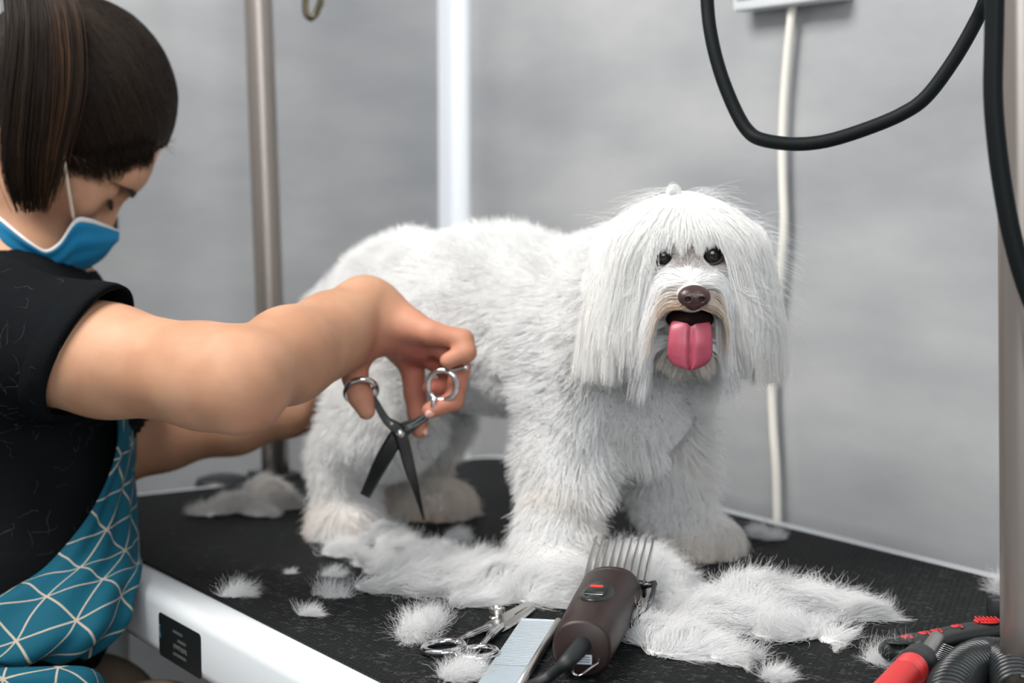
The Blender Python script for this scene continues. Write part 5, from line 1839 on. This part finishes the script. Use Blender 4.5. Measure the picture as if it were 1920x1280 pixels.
tube_obj('shank', catmull([gl(902, 1212, 0.0042), gl(912, 1200, 0.0045), gl(924, 1188, 0.0045), gl(940, 1174, 0.0040)], 5), [0.0026] * 8 + [0.0036] * 8, M_chrome, sc2, seg=12)
tube_obj('finger_rest', catmull([gl(886, 1237, 0.0042), gl(892, 1243, 0.005), gl(908, 1248, 0.0065)], 5), [0.0026] * 6 + [0.0032] * 5, M_chrome, sc2, seg=12)
v, f = lathe([(0.0055, 0.004), (0.0060, 0.0048), (0.0048, 0.0062), (0.0048, 0.0080), (0.0066, 0.0090), (0.0066, 0.0125), (0.0055, 0.0130), (0.0050, 0.0112), (0.0008, 0.0112)], 28)
pc = gl(931, 1168, 0.0)
mesh_obj('pivot_knob', [np.array(p) + pc for p in v], f, M_satin, sc2).data.set_sharp_from_angle(angle=math.radians(40))
for k in range(9):
    a0 = gl(966 + 2.6 * k, 1150.5 - 1.55 * k, 0.0072)
    bm = box_bm(-0.00042, 0.00042, -0.0011, 0.0011, -0.00012, 0.00012)
    for v_ in bm.verts: v_.co = Matrix.Rotation(-0.4, 3, 'Z') @ v_.co + Vector(a0)
    bm_obj('engraved_mark', bm, M_dark_metal, b1, smooth=False)

# ------------------------------------------------------------------ red handled rake
rk0 = G(1690, 1268); rk0.z = T
rake = empty('dematting_rake', rk0); tag(rake, 'red handled pet rake with short steel pins at the bottom right', 'rake')
R0 = np.array(rk0)
def rl(px, py, z): return np.array(G(px, py, z)) - R0
hdir = [rl(1622, 1350, 0.014), rl(1662, 1306, 0.014), rl(1692, 1273, 0.014), rl(1710, 1253, 0.014)]
hc = catmull(hdir, 40)
tt_ = np.linspace(0, 1, len(hc))
rad_h = 0.0120 + 0.0 * tt_ - 0.0011 * (np.sin(tt_ * 120) > 0.3) * (tt_ > 0.72) * (tt_ < 0.97)
tube_obj('handle', hc, rad_h, M_red, rake, seg=24).data.set_sharp_from_angle(angle=math.radians(50))
tube_obj('collar', catmull([rl(1708, 1255, 0.014), rl(1717, 1246, 0.014), rl(1727, 1236, 0.014), rl(1736, 1228, 0.014)], 5), np.interp(np.linspace(0, 1, 16), [0, 0.15, 0.6, 1], [0.0115, 0.0132, 0.0126, 0.0070]), M_black_plastic, rake, seg=24)
hp_ = catmull([rl(1732, 1230, 0.014), rl(1744, 1215, 0.015), rl(1756, 1198, 0.016)], 10)
tube_obj('pin_bar', hp_, 0.0062 - 0.0006 * (np.arange(len(hp_)) % 2), M_satin, rake, seg=18)
for k in range(9):
    c = hp_[2 + 2 * k]
    e = c + np.array((0.0155, -0.002, -0.0055))
    tube_obj('pin', [c, c * 0.5 + e * 0.5, e], 0.00055, M_chrome, rake, seg=6)

# ------------------------------------------------------------------ black brush with red paw prints
br0 = G(1780, 1215); br0.z = T
brush = empty('pet_brush', br0); tag(brush, 'black pet brush handle with red paw prints lying behind the coiled cable', 'brush')
B0 = np.array(br0)
def bl_(px, py, z): return np.array(G(px, py, z)) - B0
bp_ = catmull([bl_(1668, 1226, 0.012), bl_(1700, 1214, 0.012), bl_(1740, 1203, 0.012), bl_(1790, 1191, 0.012), bl_(1850, 1182, 0.012), bl_(1910, 1176, 0.012)], 8)
v, f = tube(bp_, np.interp(np.linspace(0, 1, len(bp_)), [0, 0.06, 0.2, 0.5, 0.8, 1], [0.006, 0.0125, 0.0118, 0.0095, 0.0100, 0.0115]), seg=24, flat=(0.75, 1.15), up=(0, 0, 1))
mesh_obj('handle', v, f, M_black_plastic, brush)
v, f = lathe([(0.0001, 0), (0.0085, 0), (0.0085, 0.0006), (0.0001, 0.0009)], 24)
hole = bl_(1686, 1203, 0.0212)
mesh_obj('thumb_dent', [np.array((x * 1.3, y * 0.8, z)) + hole for x, y, z in v], f, M_black_rubber, brush)


def top_of(px, py, t):
    i = int(t * (len(bp_) - 1))
    c = bp_[i]
    r_ = np.interp(t, [0, 0.06, 0.2, 0.5, 0.8, 1], [0.006, 0.0125, 0.0118, 0.0095, 0.0100, 0.0115]) * 0.75
    return c + np.array((0, 0, r_ - 0.0002))


for (t, w_) in ((0.19, 0.0032), (0.35, 0.0034), (0.46, 0.0032), (0.61, 0.0034)):
    c = top_of(0, 0, t)
    v, f = lathe([(0.0001, 0), (1, 0), (0.9, 0.35), (0.0001, 0.5)], 18)
    pad = mesh_obj('paw_print', [np.array((x * w_, y * w_ * 1.1, z * 0.0012)) + c for x, y, z in v], f, M_red, brush)
    for (dx, dy) in ((0.0046, -0.0030), (0.0052, 0.0), (0.0046, 0.0030), (0.0030, 0.0050)):
        mesh_obj('toe_print', [np.array((x * 0.0011 + dx, y * 0.0013 + dy, z * 0.001)) + c for x, y, z in v], f, M_red, pad)
c = top_of(0, 0, 0.80)
v, f = lathe([(0.0001, 0), (1, 0), (0.93, 0.5), (0.0001, 0.8)], 26)
pd = mesh_obj('grip_pad', [np.array((x * 0.0105, y * 0.0075, z * 0.002)) + c for x, y, z in v], f, M_red, brush)
for k in range(6):
    bm = box_bm(-0.0006, 0.0006, -0.006, 0.006, 0.0012, 0.0026, 0.0003)
    for v_ in bm.verts: v_.co += Vector(c) + Vector((-0.0075 + 0.003 * k, 0, 0))
    bm_obj('grip_rib', bm, M_red, pd, smooth=False)
bm = box_bm(-0.014, 0.016, -0.006, 0.006, -0.016, 0.014, 0.003)
fn = bl_(1885, 1150, 0.0165)
for v_ in bm.verts: v_.co += Vector(fn)
bm_obj('brush_head', bm, M_black_plastic, brush, auto=40)

# ------------------------------------------------------------------ coiled black cable
cp0 = G(1830, 1270); cp0.z = T
K0 = np.array(cp0)
core = catmull([np.array(G(x, y, 0.0172)) - K0 for x, y in ((1770, 1345), (1784, 1290), (1808, 1256), (1842, 1238), (1875, 1240), (1898, 1262), (1912, 1310))], 60)
tg = np.gradient(core, axis=0); tg /= np.linalg.norm(tg, axis=1)[:, None]
ref = np.array((0, 0, 1.0))
sd = np.cross(tg, ref); sd /= np.linalg.norm(sd, axis=1)[:, None]
up_ = np.cross(sd, tg)
ph = np.linspace(0, 42 * 2 * math.pi, 42 * 18)
ci = np.linspace(0, len(core) - 1.001, len(ph)); i0_ = ci.astype(int); fr_ = (ci - i0_)[:, None]
lerp = lambda X: X[i0_] * (1 - fr_) + X[i0_ + 1] * fr_
hel = lerp(core) + 0.0150 * (np.cos(ph)[:, None] * lerp(up_) + np.sin(ph)[:, None] * lerp(sd))
M_coil = mat('glossy_cable', (0.010, 0.013, 0.014), 0.22, spec=0.6)
coil = tube_obj('coiled_cable', hel, 0.0014, M_coil, seg=8)
coil.location = cp0
tag(coil, 'glossy black coiled cable in the bottom right corner', 'cable')
